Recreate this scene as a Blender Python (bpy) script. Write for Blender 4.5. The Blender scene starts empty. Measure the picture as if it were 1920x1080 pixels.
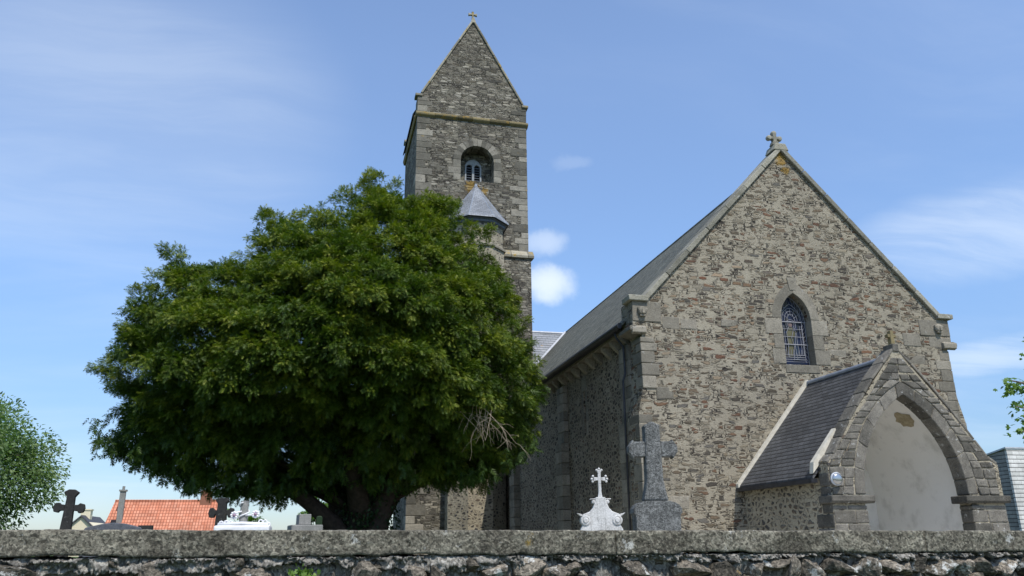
import bpy, bmesh, math, random
import numpy as np
from mathutils import Vector, Matrix, noise as mn
from mathutils.geometry import tessellate_polygon
random.seed(7); rng = np.random.default_rng(11)
R = math.radians
S = bpy.context.scene
C = S.collection

# ------------------------------------------------------------------ camera
CAM = Vector((-12.650, -18.644, 1.5))
pitch, roll, yaw = R(17.636), R(0.635), R(13.772)
fw = Vector((math.sin(yaw)*math.cos(pitch), math.cos(yaw)*math.cos(pitch), math.sin(pitch)))
rt = Vector((math.cos(yaw), -math.sin(yaw), 0)); up = rt.cross(fw)
r2 = rt*math.cos(roll) - up*math.sin(roll); u2 = rt*math.sin(roll) + up*math.cos(roll)
cd = bpy.data.cameras.new('camera'); cam = bpy.data.objects.new('camera', cd); C.objects.link(cam)
M = Matrix((r2, u2, -fw)).transposed().to_4x4(); M.translation = CAM; cam.matrix_world = M
cd.sensor_width = 36; cd.lens = 1489.7*36/1920; cd.clip_start = .1; cd.clip_end = 3000
S.camera = cam

# ------------------------------------------------------------------ light
SUN_AZ, SUN_EL = R(14), R(57)          # azimuth: from straight behind the west front towards +X
sdir = Vector((math.sin(SUN_AZ)*math.cos(SUN_EL), -math.cos(SUN_AZ)*math.cos(SUN_EL), math.sin(SUN_EL)))
sl = bpy.data.lights.new('sun', 'SUN'); sl.energy = 3.0; sl.angle = R(.5); sl.color = (1, .955, .89)
so = bpy.data.objects.new('sun', sl); C.objects.link(so); so.location = sdir*60
so.rotation_euler = sdir.to_track_quat('Z', 'Y').to_euler()
S.view_settings.view_transform = 'Standard'; S.view_settings.look = 'None'
S.view_settings.gamma = 1; S.view_settings.exposure = 0.55
S.cycles.max_bounces = 6; S.cycles.transparent_max_bounces = 4

# ------------------------------------------------------------------ node helpers
class NT:
    def __init__(s, t): s.t = t; s.n = t.nodes; s.l = t.links
    def __call__(s, typ, ins=None, **props):
        k = s.n.new('ShaderNode'+typ)
        for a, b in props.items(): setattr(k, a, b)
        for a, b in (ins or {}).items():
            if isinstance(b, bpy.types.NodeSocket): s.l.new(b, k.inputs[a])
            else: k.inputs[a].default_value = b
        return k
    def m(s, op, a, b=0, c=0, clamp=False): return s('Math', {0: a, 1: b, 2: c}, operation=op, use_clamp=clamp).outputs[0]
    def mix(s, f, a, b, bt='MIX'):
        return s('Mix', {0: f, 6: a, 7: b}, data_type='RGBA', blend_type=bt).outputs[2]
    def ss(s, v, lo, hi):   # smooth step
        return s('MapRange', {0: v, 1: lo, 2: hi, 3: 0., 4: 1.}, interpolation_type='SMOOTHSTEP').outputs[0]
    def ramp(s, v, stops, mode='LINEAR'):
        k = s('ValToRGB', {0: v}); e = k.color_ramp; e.interpolation = mode
        while len(e.elements) < len(stops): e.elements.new(.5)
        for q, (p, c) in zip(e.elements, stops): q.position = p; q.color = (*c, 1) if len(c) == 3 else c
        return k.outputs[0]
    def noise(s, vec, sc, det=4, ro=.55, out=0): return s('TexNoise', {'Vector': vec, 'Scale': sc, 'Detail': det, 'Roughness': ro}).outputs[out]
    def mapping(s, vec, sc=(1, 1, 1), loc=(0, 0, 0), rot=(0, 0, 0)): return s('Mapping', {0: vec, 1: loc, 2: rot, 3: sc}).outputs[0]

def newmat(name):
    m = bpy.data.materials.new(name); m.use_nodes = True; t = NT(m.node_tree); t.n.clear()
    out = t('OutputMaterial'); b = t('BsdfPrincipled', {'Roughness': .9, 'Specular IOR Level': .25}); t.l.new(b.outputs[0], out.inputs[0])
    return m, t, b
def setc(t, b, col, name='Base Color'):
    if isinstance(col, bpy.types.NodeSocket): t.l.new(col, b.inputs[name])
    else: b.inputs[name].default_value = (*col, 1) if name == 'Base Color' and len(col) == 3 else col
def c4(c): return (*c, 1)

# ------------------------------------------------------------------ sky
W = bpy.data.worlds.new('World'); S.world = W; W.use_nodes = True
t = NT(W.node_tree); t.n.clear()
wo = t('OutputWorld'); bg = t('Background', {1: .15}); t.l.new(bg.outputs[0], wo.inputs[0])
sky = t('TexSky', sky_type='NISHITA', sun_disc=False, sun_elevation=SUN_EL, altitude=50, air_density=1.0, dust_density=.35, ozone_density=1.6)
sky.sun_rotation = math.pi - SUN_AZ
gen = t('TexCoord').outputs[0]
sep = t('SeparateXYZ', {0: gen}).outputs
# clouds are on a plane overhead: direction / height
hz = t.m('MAXIMUM', sep[2], .06)
pl = t('CombineXYZ', {0: t.m('DIVIDE', sep[0], t.m('ADD', hz, .12)), 1: t.m('DIVIDE', sep[1], t.m('ADD', hz, .12)), 2: 0.}).outputs[0]
wr = t('VectorMath', {0: pl, 1: t('VectorMath', {0: t.noise(pl, 1.2, 3, out=1), 3: .35}, operation='SCALE').outputs[0]}, operation='ADD').outputs[0]
n1 = t.noise(t.mapping(wr, (.55, 1.5, 1), (3.1, .4, 0), (0, 0, R(28))), 1.1, 7, .58)
n2 = t.noise(t.mapping(pl, (.35, .35, 1), (5.3, 2.2, 0)), 1., 2)
cir = t.m('MULTIPLY', t.ss(n1, .40, .78), t.ss(n2, .34, .60))
stk = t.m('ADD', .25, t.m('MULTIPLY', t.ss(t.noise(t.mapping(wr, (.5, 2.6, 1), (1, 2, 0), (0, 0, R(28))), 1.5, 8, .62), .36, .66), .75))
def blob(d, rx, rz, lo, hi, sc=30):
    dn = Vector(d).normalized(); rr = Vector((dn.y, -dn.x, 0)).normalized(); uu = rr.cross(dn)
    q = t('VectorMath', {0: gen, 1: t('VectorMath', {0: t('VectorMath', {0: t.noise(gen, sc, 5, .6, out=1), 1: (.5, .5, .5)}, operation='SUBTRACT').outputs[0], 3: .028}, operation='SCALE').outputs[0]}, operation='ADD').outputs[0]
    a = t('VectorMath', {0: q, 1: rr}, operation='DOT_PRODUCT').outputs['Value']
    b = t('VectorMath', {0: q, 1: uu}, operation='DOT_PRODUCT').outputs['Value']
    f = t('VectorMath', {0: q, 1: dn}, operation='DOT_PRODUCT').outputs['Value']
    e = t.m('ADD', t.m('POWER', t.m('ABSOLUTE', t.m('DIVIDE', a, rx)), 2.), t.m('POWER', t.m('ABSOLUTE', t.m('DIVIDE', b, rz)), 2.))
    e = t.m('ADD', e, t.m('MULTIPLY', t.m('LESS_THAN', f, 0), 9))
    return t.m('SUBTRACT', 1., t.ss(e, lo, hi))
puff = t.m('MAXIMUM', t.m('MULTIPLY', blob((.2715, .9125, .3065), .034, .025, -.25, 1.6), .80), t.m('MULTIPLY', blob((.262, .896, .356), .027, .018, -.3, 1.7), .42))
puff = t.m('MAXIMUM', puff, t.m('MULTIPLY', blob((.285, .849, .446), .022, .010, .0, 2.), .10))
wisp = t.m('MULTIPLY', blob((.70, .64, .315), .16, .050, .0, 1.6, 9), t.m('MULTIPLY', stk, .36))
wisp2 = t.m('MULTIPLY', blob((.72, .67, .185), .14, .020, .0, 1.5, 9), t.m('MULTIPLY', stk, .42))
wisp3 = t.m('MULTIPLY', blob((-.22, .86, .47), .22, .16, .0, 1.6, 5), t.m('MULTIPLY', t.m('ADD', .25, t.m('MULTIPLY', stk, .6)), .28))
amt = t.m('MAXIMUM', t.m('MAXIMUM', puff, t.m('MULTIPLY', cir, .26)), t.m('MAXIMUM', t.m('MAXIMUM', wisp, wisp2), wisp3))
amt = t.m('MULTIPLY', amt, t.ss(sep[2], 0., .05), clamp=True)
hs = t.mix(1., sky.outputs[0], t.ramp(sep[2], [(0., (.40, .46, .58)), (.12, (.50, .57, .68)), (.3, (.80, .87, .96)), (.55, (1.10, 1.09, 1.12))]), 'MULTIPLY')   # sky tinted by height so the horizon is not whiter than the zenith
t.l.new(t.mix(amt, hs, (4.6, 5.0, 5.4, 1)), bg.inputs[0])

# ------------------------------------------------------------------ materials
def obj_vec(t): return t('TexCoord').outputs[3]

def rubble(name, cols, mortar, sc=(4.2, 4.2, 11.), mw=(.05, .13), bump=.9, dark=.0, lichen=.0, white=.03, patch=.5, bd=.05, tone=(.8, 1.15), band=False, spots=(), dist=1., block=False):
    m, t, b = newmat(name); v = obj_vec(t)
    d = t('VectorMath', {0: t.noise(v, 2.2, 3, out=1), 1: (.5, .5, .5)}, operation='SUBTRACT').outputs[0]
    d = t('VectorMath', {0: d, 1: (.26*dist, .26*dist, .055*dist)}, operation='MULTIPLY').outputs[0]
    d2 = t('VectorMath', {0: t.noise(v, 17, 2, out=1), 1: (.5, .5, .5)}, operation='SUBTRACT').outputs[0]
    d2 = t('VectorMath', {0: d2, 3: .035}, operation='SCALE').outputs[0]
    v2 = t('VectorMath', {0: t('VectorMath', {0: v, 1: d}, operation='ADD').outputs[0], 1: d2}, operation='ADD').outputs[0]
    vs = t.mapping(v2, sc)
    cell = t('TexVoronoi', {'Vector': vs, 'Scale': 1., 'Randomness': .9}).outputs['Color']
    edge = t('TexVoronoi', {'Vector': vs, 'Scale': 1., 'Randomness': .9}, feature='DISTANCE_TO_EDGE').outputs['Distance']
    if block:     # squarer stones
        vq = dict(distance='CHEBYCHEV'); f1 = t('TexVoronoi', {'Vector': vs, 'Scale': 1., 'Randomness': .85}, feature='F1', **vq); f2 = t('TexVoronoi', {'Vector': vs, 'Scale': 1., 'Randomness': .85}, feature='F2', **vq)
        cell = f1.outputs['Color']; edge = t.m('MULTIPLY', t.m('SUBTRACT', f2.outputs['Distance'], f1.outputs['Distance']), .62)
    cs = t('SeparateColor', {0: cell}).outputs
    big = t.noise(v, .55, 4); fine = t.noise(v, 42, 5, .65); mid = t.noise(v, 6, 4)
    thr = t.m('ADD', mw[0], t.m('MULTIPLY', t.m('SUBTRACT', mid, .35), patch))
    thr = t.m('ADD', thr, t.m('MULTIPLY', t.m('POWER', cs[1], 3.), .10))
    mask = t.ss(t.m('SUBTRACT', edge, thr), 0., mw[1])
    stone = t.ramp(cs[0], [(i/len(cols), c) for i, c in enumerate(cols)], 'CONSTANT')
    stone = t.mix(t.m('MULTIPLY', t.m('SUBTRACT', fine, .2), .9), stone, t.mix(1., stone, (.35, .35, .35, 1), 'MULTIPLY'))
    stone = t.mix(t.m('MULTIPLY', cs[2], .5), stone, t.mix(1., stone, (1.6, 1.55, 1.45, 1), 'MULTIPLY'))
    if band:      # rusty courses in the middle of the gable
        zz_ = t('SeparateXYZ', {0: v}).outputs[2]
        bb = t.m('MULTIPLY', t.m('MULTIPLY', t.ss(zz_, 4.2, 6.2), t.m('SUBTRACT', 1., t.ss(zz_, 8.4, 10.2))), t.m('MULTIPLY', t.ss(t.noise(t.mapping(v, (.35, .35, 1.3)), 1.6, 3), .40, .55), t.ss(cs[2], .25, .5)))
        stone = t.mix(t.m('MULTIPLY', bb, .5), stone, t.mix(1., stone, (1.10, .80, .66, 1), 'MULTIPLY'))
    mor = t.mix(t.ss(fine, .35, .75), c4([x*.78 for x in mortar]), c4([x*1.12 for x in mortar]))
    col = t.mix(mask, mor, stone)
    # open joints under the stones, their shadow painted dark into the colour
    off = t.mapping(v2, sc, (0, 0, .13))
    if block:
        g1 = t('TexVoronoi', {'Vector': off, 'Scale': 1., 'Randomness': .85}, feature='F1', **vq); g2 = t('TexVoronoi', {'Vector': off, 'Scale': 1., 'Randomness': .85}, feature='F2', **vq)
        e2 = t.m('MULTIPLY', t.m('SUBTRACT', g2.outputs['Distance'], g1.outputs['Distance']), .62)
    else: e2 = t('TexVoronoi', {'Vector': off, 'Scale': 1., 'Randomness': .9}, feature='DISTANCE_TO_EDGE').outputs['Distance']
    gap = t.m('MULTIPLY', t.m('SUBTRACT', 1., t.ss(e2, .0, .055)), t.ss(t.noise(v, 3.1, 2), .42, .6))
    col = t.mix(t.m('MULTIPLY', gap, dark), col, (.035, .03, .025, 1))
    col = t.mix(1., col, t.ramp(big, [(.3, (tone[0],)*3), (.7, (tone[1],)*3)]), 'MULTIPLY')
    if white: 
        w = t.ss(t.noise(t.mapping(v, (1, 1, 1.2)), 5.2, 5, .7), .70-white, .75-white)
        col = t.mix(t.m('MULTIPLY', w, .75), col, (.50, .49, .44, 1))
    if lichen:
        l = t.ss(t.noise(t.mapping(v, loc=(4, 9, 2)), 2.2, 6, .7), .72-lichen, .78-lichen)
        col = t.mix(t.m('MULTIPLY', l, .7), col, (.36, .22, .04, 1))
    for sx_, sz_, sr_ in spots:      # patches of orange lichen
        dd_ = t('VectorMath', {0: t.mapping(v, (1, 0, 1), (-sx_, 0, -sz_))}, operation='LENGTH').outputs['Value']
        dd_ = t.m('ADD', dd_, t.m('MULTIPLY', t.m('SUBTRACT', t.noise(v, 7, 5, .7), .5), sr_*3))
        col = t.mix(t.m('MULTIPLY', t.m('SUBTRACT', 1., t.ss(dd_, sr_*.6, sr_*1.1)), .75), col, (.33, .20, .035, 1))
    setc(t, b, col)
    h = t.m('ADD', t.m('MULTIPLY', t.m('SUBTRACT', mask, t.m('MULTIPLY', gap, .8)), .8), t.m('MULTIPLY', fine, .45))
    h = t.m('ADD', h, t.m('MULTIPLY', t.m('MULTIPLY', cs[2], mask), .5))
    bu = t('Bump', {'Strength': bump, 'Distance': bd, 'Height': h}); t.l.new(bu.outputs[0], b.inputs['Normal'])
    return m

def granite(name, a, c, spot=.5, lichen=0., bump=.5, tint=.55, sc=1., streak=0., yellow=(.36, .24, .05), grain=0., gsc=90, wth=.60):
    m, t, b = newmat(name); v = obj_vec(t)
    at = t('Attribute', attribute_name='tint').outputs['Fac']
    f = t.noise(v, 30*sc, 6, .7); g = t.noise(v, 3.*sc, 5, .6)
    col = t.mix(t.ss(t.m('ADD', t.m('MULTIPLY', f, .6), t.m('MULTIPLY', g, .4)), .36, .64), c4(a), c4(c))
    col = t.mix(1., col, t.mix(at, (1-tint, 1-tint, 1-tint*1.05, 1), (1+tint*.75, 1+tint*.7, 1+tint*.6, 1)), 'MULTIPLY')
    if grain:
        gv = t('TexVoronoi', {'Vector': v, 'Scale': float(gsc)}).outputs['Color']; gr = t('SeparateColor', {0: gv}).outputs[0]
        col = t.mix(1., col, t.ramp(gr, [(0., (1-grain,)*3), (.5, (1.,)*3), (1., (1+grain*1.1,)*3)]), 'MULTIPLY')
    w = t.ss(t.noise(t.mapping(v, loc=(2, 7, 1)), 6*sc, 7, .75), wth, wth+.06)
    col = t.mix(t.m('MULTIPLY', w, spot), col, (.56, .56, .52, 1))
    bl = t.ss(t.noise(t.mapping(v, loc=(5, 1, 8)), 9*sc, 6, .75), .58, .66)
    col = t.mix(t.m('MULTIPLY', bl, .6), col, c4([x*.3 for x in a]))
    if streak:
        q = t.noise(t.mapping(v, (9, 9, .8)), 1.6, 5, .7)
        col = t.mix(t.m('MULTIPLY', t.ss(q, .5, .75), streak), col, c4([x*.25 for x in a]))
    if lichen:
        l = t.ss(t.noise(t.mapping(v, loc=(1, 3, 5)), 3.5, 6, .7), .66-lichen, .74-lichen)
        col = t.mix(t.m('MULTIPLY', l, .85), col, c4(yellow))
    setc(t, b, col)
    h = t.m('ADD', f, t.m('MULTIPLY', g, .8))
    bu = t('Bump', {'Strength': bump, 'Distance': .02/sc, 'Height': h}); t.l.new(bu.outputs[0], b.inputs['Normal'])
    return m

def slates(name, axis, a, c, w=.22, h=.125, bump=.8, lichen=0., gloss=.55, zsc=1.3):
    # axis: which object coordinate runs along the course; z runs up the slope
    m, t, b = newmat(name); v = t('SeparateXYZ', {0: obj_vec(t)}).outputs
    uv = t('CombineXYZ', {0: v[axis], 1: t.m('MULTIPLY', v[2], zsc), 2: 0.}).outputs[0]
    uv = t('VectorMath', {0: uv, 1: t('VectorMath', {0: t.noise(obj_vec(t), 2.5, 3, out=1), 3: .02}, operation='SCALE').outputs[0]}, operation='ADD').outputs[0]
    br = t('TexBrick', {'Vector': uv, 'Color1': c4(a), 'Color2': c4(c), 'Mortar': c4([x*.35 for x in a]), 'Scale': 1., 'Mortar Size': .007, 'Mortar Smooth': .3, 'Bias': 0., 'Brick Width': w, 'Row Height': h})
    n = t.noise(obj_vec(t), 1.1, 5, .6); f = t.noise(obj_vec(t), 24, 4, .6)
    col = t.mix(1., br.outputs[0], t.ramp(n, [(.3, (.75,)*3), (.7, (1.25,)*3)]), 'MULTIPLY')
    col = t.mix(1., col, t.ramp(f, [(.3, (.8,)*3), (.7, (1.2,)*3)]), 'MULTIPLY')
    if lichen:
        l = t.ss(t.noise(t.mapping(obj_vec(t), loc=(7, 3, 1)), 1.6, 6, .75), .70-lichen, .74-lichen)
        col = t.mix(t.m('MULTIPLY', l, .8), col, (.42, .25, .05, 1))
    b.inputs['Roughness'].default_value = gloss; b.inputs['Specular IOR Level'].default_value = .4
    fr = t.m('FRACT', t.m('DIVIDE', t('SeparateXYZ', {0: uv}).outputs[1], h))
    col = t.mix(1., col, t.ramp(fr, [(0., (.22,)*3), (.14, (.35,)*3), (.24, (1.,)*3), (1., (1.12,)*3)]), 'MULTIPLY'); setc(t, b, col)   # shadow line of the joint under each course, painted into the colour
    hh = t.m('ADD', t.m('MULTIPLY', t.m('SUBTRACT', 1., fr), .7), t.m('MULTIPLY', t.m('SUBTRACT', 1., br.outputs[1]), .5))
    bu = t('Bump', {'Strength': bump, 'Distance': .02, 'Height': t.m('ADD', hh, t.m('MULTIPLY', f, .3))}); t.l.new(bu.outputs[0], b.inputs['Normal'])
    return m

def plain(name, a, c=None, rough=.8, sc=6, metal=0., bump=.0, spec=.3):
    m, t, b = newmat(name); c = c or [x*1.3 for x in a]; v = obj_vec(t)
    n = t.noise(v, sc, 5, .6); setc(t, b, t.mix(t.ss(n, .3, .7), c4(a), c4(c)))
    b.inputs['Roughness'].default_value = rough; b.inputs['Metallic'].default_value = metal; b.inputs['Specular IOR Level'].default_value = spec
    if bump:
        bu = t('Bump', {'Strength': bump, 'Distance': .02, 'Height': t.noise(v, sc*4, 4)}); t.l.new(bu.outputs[0], b.inputs['Normal'])
    return m

def leafmat(name, lo, mid, hi, trans=.25, rough=.55):
    m, t, b = newmat(name)
    at = t('Attribute', attribute_name='tint').outputs['Fac']
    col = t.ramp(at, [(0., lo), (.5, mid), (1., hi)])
    setc(t, b, col); b.inputs['Roughness'].default_value = rough; b.inputs['Specular IOR Level'].default_value = .3
    tr = t('BsdfTranslucent', {0: t.mix(1., col, (1.2, 1.5, .5, 1), 'MULTIPLY')})
    mx = t('MixShader', {0: trans, 1: b.outputs[0], 2: tr.outputs[0]})
    t.l.new(mx.outputs[0], t.n['Material Output'].inputs[0])
    return m

MAT = {}
FACADE = [(.145, .12, .085), (.25, .208, .145), (.165, .095, .062), (.30, .26, .19), (.095, .083, .066), (.19, .145, .098), (.15, .14, .12), (.33, .29, .215), (.195, .125, .08), (.125, .105, .075), (.27, .235, .17), (.105, .095, .078)]
TOWER = [(.17, .155, .125), (.28, .26, .205), (.10, .092, .078), (.36, .33, .265), (.20, .18, .145), (.13, .115, .085), (.25, .235, .195), (.42, .39, .32)]
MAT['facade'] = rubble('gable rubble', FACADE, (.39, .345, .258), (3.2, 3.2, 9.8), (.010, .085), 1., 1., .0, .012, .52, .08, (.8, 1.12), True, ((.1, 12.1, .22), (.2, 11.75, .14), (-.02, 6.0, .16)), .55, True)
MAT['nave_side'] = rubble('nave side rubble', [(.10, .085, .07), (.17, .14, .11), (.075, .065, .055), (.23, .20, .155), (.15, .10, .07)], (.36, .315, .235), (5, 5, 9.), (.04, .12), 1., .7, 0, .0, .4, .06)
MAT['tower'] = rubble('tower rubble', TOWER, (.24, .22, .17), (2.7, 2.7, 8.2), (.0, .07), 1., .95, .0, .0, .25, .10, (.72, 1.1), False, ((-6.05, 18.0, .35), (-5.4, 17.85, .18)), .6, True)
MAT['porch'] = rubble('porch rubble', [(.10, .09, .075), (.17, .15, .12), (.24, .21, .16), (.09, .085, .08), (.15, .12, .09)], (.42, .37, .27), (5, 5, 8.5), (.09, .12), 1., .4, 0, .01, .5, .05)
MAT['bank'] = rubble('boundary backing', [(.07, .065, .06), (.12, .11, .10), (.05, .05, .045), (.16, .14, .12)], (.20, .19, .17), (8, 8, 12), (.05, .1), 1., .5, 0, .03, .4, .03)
MAT['granite'] = granite('dressed granite', (.165, .15, .12), (.285, .26, .21), .30, 0., .9, .35)
MAT['tgranite'] = granite('tower quoin granite', (.15, .14, .12), (.26, .245, .205), .18, .02, .8)
MAT['pgranite'] = granite('porch granite', (.085, .08, .07), (.215, .20, .17), .60, .01, 1., .45, 1.3)
MAT['string'] = granite('lichened string course', (.13, .115, .07), (.21, .17, .085), .05, .13, .8, .4, 1., 0, (.27, .17, .035))
MAT['coping'] = granite('gable coping stone', (.19, .18, .14), (.33, .315, .26), .6, .0, .9, .35)
MAT['tcoping'] = granite('tower coping stone', (.22, .20, .15), (.33, .31, .25), .15, .10, .7, .4)
MAT['wallcap'] = granite('boundary wall coping', (.07, .063, .048), (.235, .218, .17), .7, .01, 1., .2, 1.1, .0, grain=.6, gsc=85)
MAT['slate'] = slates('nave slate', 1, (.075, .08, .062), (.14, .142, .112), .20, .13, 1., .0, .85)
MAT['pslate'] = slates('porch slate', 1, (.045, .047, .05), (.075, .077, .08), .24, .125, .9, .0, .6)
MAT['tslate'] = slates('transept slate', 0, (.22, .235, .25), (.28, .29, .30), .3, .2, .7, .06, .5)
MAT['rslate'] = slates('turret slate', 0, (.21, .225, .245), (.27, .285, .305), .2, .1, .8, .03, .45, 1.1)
MAT['lead'] = plain('lead flashing', (.38, .40, .43), (.5, .52, .55), .45, 5, .0)
MAT['dlead'] = plain('dull zinc ridge', (.22, .25, .30), (.30, .33, .38), .45, 5)
MAT['plaster_line'] = plain('lime fillet', (.50, .46, .37), (.62, .58, .48), .9, 9, 0, .4)
MAT['gutter'] = plain('dark gutter', (.02, .022, .025), (.04, .04, .045), .4)
MAT['pipe'] = plain('grey downpipe', (.10, .12, .14), (.15, .17, .19), .5)
MAT['bark'] = plain('yew bark', (.020, .014, .010), (.045, .032, .024), .95, 9, 0, 1.)
MAT['deadwood'] = plain('bare dead wood', (.24, .19, .13), (.40, .34, .25), .9, 20)
MAT['bark2'] = plain('grey bark', (.11, .10, .08), (.19, .17, .14), .9, 9, 0, .8)
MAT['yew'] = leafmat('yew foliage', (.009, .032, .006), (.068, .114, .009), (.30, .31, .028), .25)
MAT['ash'] = leafmat('grey green foliage', (.07, .13, .05), (.14, .22, .09), (.26, .34, .16), .35)
MAT['bush'] = leafmat('bright foliage', (.04, .10, .02), (.10, .20, .035), (.24, .34, .07), .35)
MAT['darkbush'] = leafmat('ivy foliage', (.008, .02, .006), (.015, .035, .01), (.03, .06, .015), .1)

# plaster
m, t, b = newmat('whitewashed plaster'); v = obj_vec(t)
n = t.noise(v, 1.6, 6, .65); col = t.mix(t.ss(n, .48, .72), (.84, .82, .77, 1), (.64, .62, .57, 1))
col = t.mix(t.m('MULTIPLY', t.ss(t.noise(t.mapping(v, loc=(3, 3, 8)), 2.6, 7, .7), .60, .72), .45), col, (.36, .36, .34, 1))
setc(t, b, col); bu = t('Bump', {'Strength': .3, 'Distance': .02, 'Height': n}); t.l.new(bu.outputs[0], b.inputs['Normal']); MAT['plaster'] = m
MAT['barepatch'] = plain('bare stone under plaster', (.30, .25, .15), (.46, .39, .26), .95, 11, 0, 1.)
# glass
m, t, b = newmat('dark stained glass'); v = obj_vec(t)
ce = t('TexVoronoi', {'Vector': t.mapping(v, (9, 9, 6)), 'Scale': 1.}).outputs['Color']
q = t('SeparateColor', {0: ce}).outputs
setc(t, b, t.ramp(q[0], [(0, (.015, .02, .04)), (.3, (.025, .032, .06)), (.55, (.03, .035, .04)), (.7, (.05, .045, .03)), (.85, (.02, .03, .07))], 'CONSTANT'))
b.inputs['Roughness'].default_value = .35; b.inputs['Specular IOR Level'].default_value = .2; MAT['glass'] = m
MAT['robe'] = plain('olive painted glass', (.10, .09, .045), (.13, .12, .06), .35, 8)
MAT['bluerobe'] = plain('dark blue painted glass', (.018, .03, .05), (.03, .04, .06), .3, 8)
MAT['face'] = plain('flesh painted glass', (.14, .10, .09), (.18, .13, .11), .4, 8)
MAT['came'] = plain('pale window leading', (.20, .20, .22), (.30, .30, .32), .6, 20)
MAT['louvre'] = plain('slate louvre', (.07, .085, .105), (.12, .135, .16), .6, 10)
MAT['mullion'] = plain('belfry mullion', (.25, .27, .28), (.34, .36, .37), .8, 10, 0, .5)
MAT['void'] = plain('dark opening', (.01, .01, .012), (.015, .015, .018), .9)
MAT['marble'] = granite('weathered white marble', (.42, .41, .38), (.68, .67, .64), .1, .0, .5, .08, 1.6, .85)
MAT['ggrave'] = granite('speckled grey granite', (.075, .078, .074), (.185, .188, .178), .35, .0, .8, .1, 3.2, .55, grain=.5, gsc=70)
MAT['dgrave'] = granite('dark weathered granite', (.018, .018, .018), (.04, .039, .036), .12, .04, .7, .15, 3.)
MAT['bluegranite'] = granite('polished blue granite', (.06, .065, .075), (.13, .135, .15), .3, 0, .1, .1, 6.)
MAT['concrete'] = granite('grey concrete', (.18, .18, .165), (.30, .29, .27), .1, .03, .5, .2, 2., .3)
MAT['ceramic'] = plain('white glazed ceramic', (.70, .69, .68), (.80, .79, .78), .3, 20)
MAT['pinkcer'] = plain('mauve glazed ceramic', (.28, .18, .24), (.38, .26, .32), .35, 20)
MAT['rock'] = granite('boundary rubble stone', (.055, .05, .042), (.24, .21, .17), .85, .03, 1., .6, 1.4, 0, (.36, .24, .08), grain=.5, gsc=75, wth=.55)
MAT['mortar'] = granite('grey weathered mortar', (.11, .10, .085), (.30, .285, .25), .6, .0, 1., .1, 2.2, grain=.5, gsc=60)
MAT['cream'] = plain('cream render', (.62, .55, .38), (.70, .62, .44), .9)
MAT['houseroof'] = plain('dark house slates', (.05, .05, .055), (.08, .08, .085), .7)
MAT['brick'] = plain('chimney brick', (.20, .09, .055), (.28, .13, .08), .9, 20)
MAT['lithung'] = slates('sunlit slate hanging', 0, (.50, .49, .45), (.62, .60, .56), .55, .27, .5, 0, .8, 1.)  # front slates coloured lighter, as the sunlit copy
MAT['shadehung'] = slates('shaded slate hanging', 1, (.20, .19, .17), (.26, .25, .225), .5, .25, .8, 0, .8, 1.)  # same slates on the side wall, with shade put into the colour
# red tiles
m, t, b = newmat('red clay tiles'); v = obj_vec(t); sp = t('SeparateXYZ', {0: v}).outputs
uv = t('CombineXYZ', {0: sp[0], 1: t.m('MULTIPLY', sp[2], 1.4), 2: 0.}).outputs[0]
br = t('TexBrick', {'Vector': uv, 'Color1': (.50, .185, .105, 1), 'Color2': (.60, .27, .17, 1), 'Mortar': (.22, .07, .04, 1), 'Scale': 1., 'Mortar Size': .030, 'Brick Width': .30, 'Row Height': .44})
br.offset = 0
n = t.noise(v, .7, 5); setc(t, b, t.mix(1., br.outputs[0], t.ramp(n, [(.3, (.8, .8, .8)), (.7, (1.15, 1.12, 1.1))]), 'MULTIPLY'))
bu = t('Bump', {'Strength': .5, 'Distance': .04, 'Height': t.m('SUBTRACT', 1., br.outputs[1])}); t.l.new(bu.outputs[0], b.inputs['Normal']); MAT['tiles'] = m
# grass
m, t, b = newmat('churchyard grass'); v = obj_vec(t); n = t.noise(v, .8, 7, .7); setc(t, b, t.ramp(n, [(.3, (.035, .06, .015)), (.55, (.06, .10, .025)), (.75, (.13, .13, .06))]))
bu = t('Bump', {'Strength': 1., 'Distance': .05, 'Height': t.noise(v, 30, 4)}); t.l.new(bu.outputs[0], b.inputs['Normal']); MAT['grass'] = m

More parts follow.
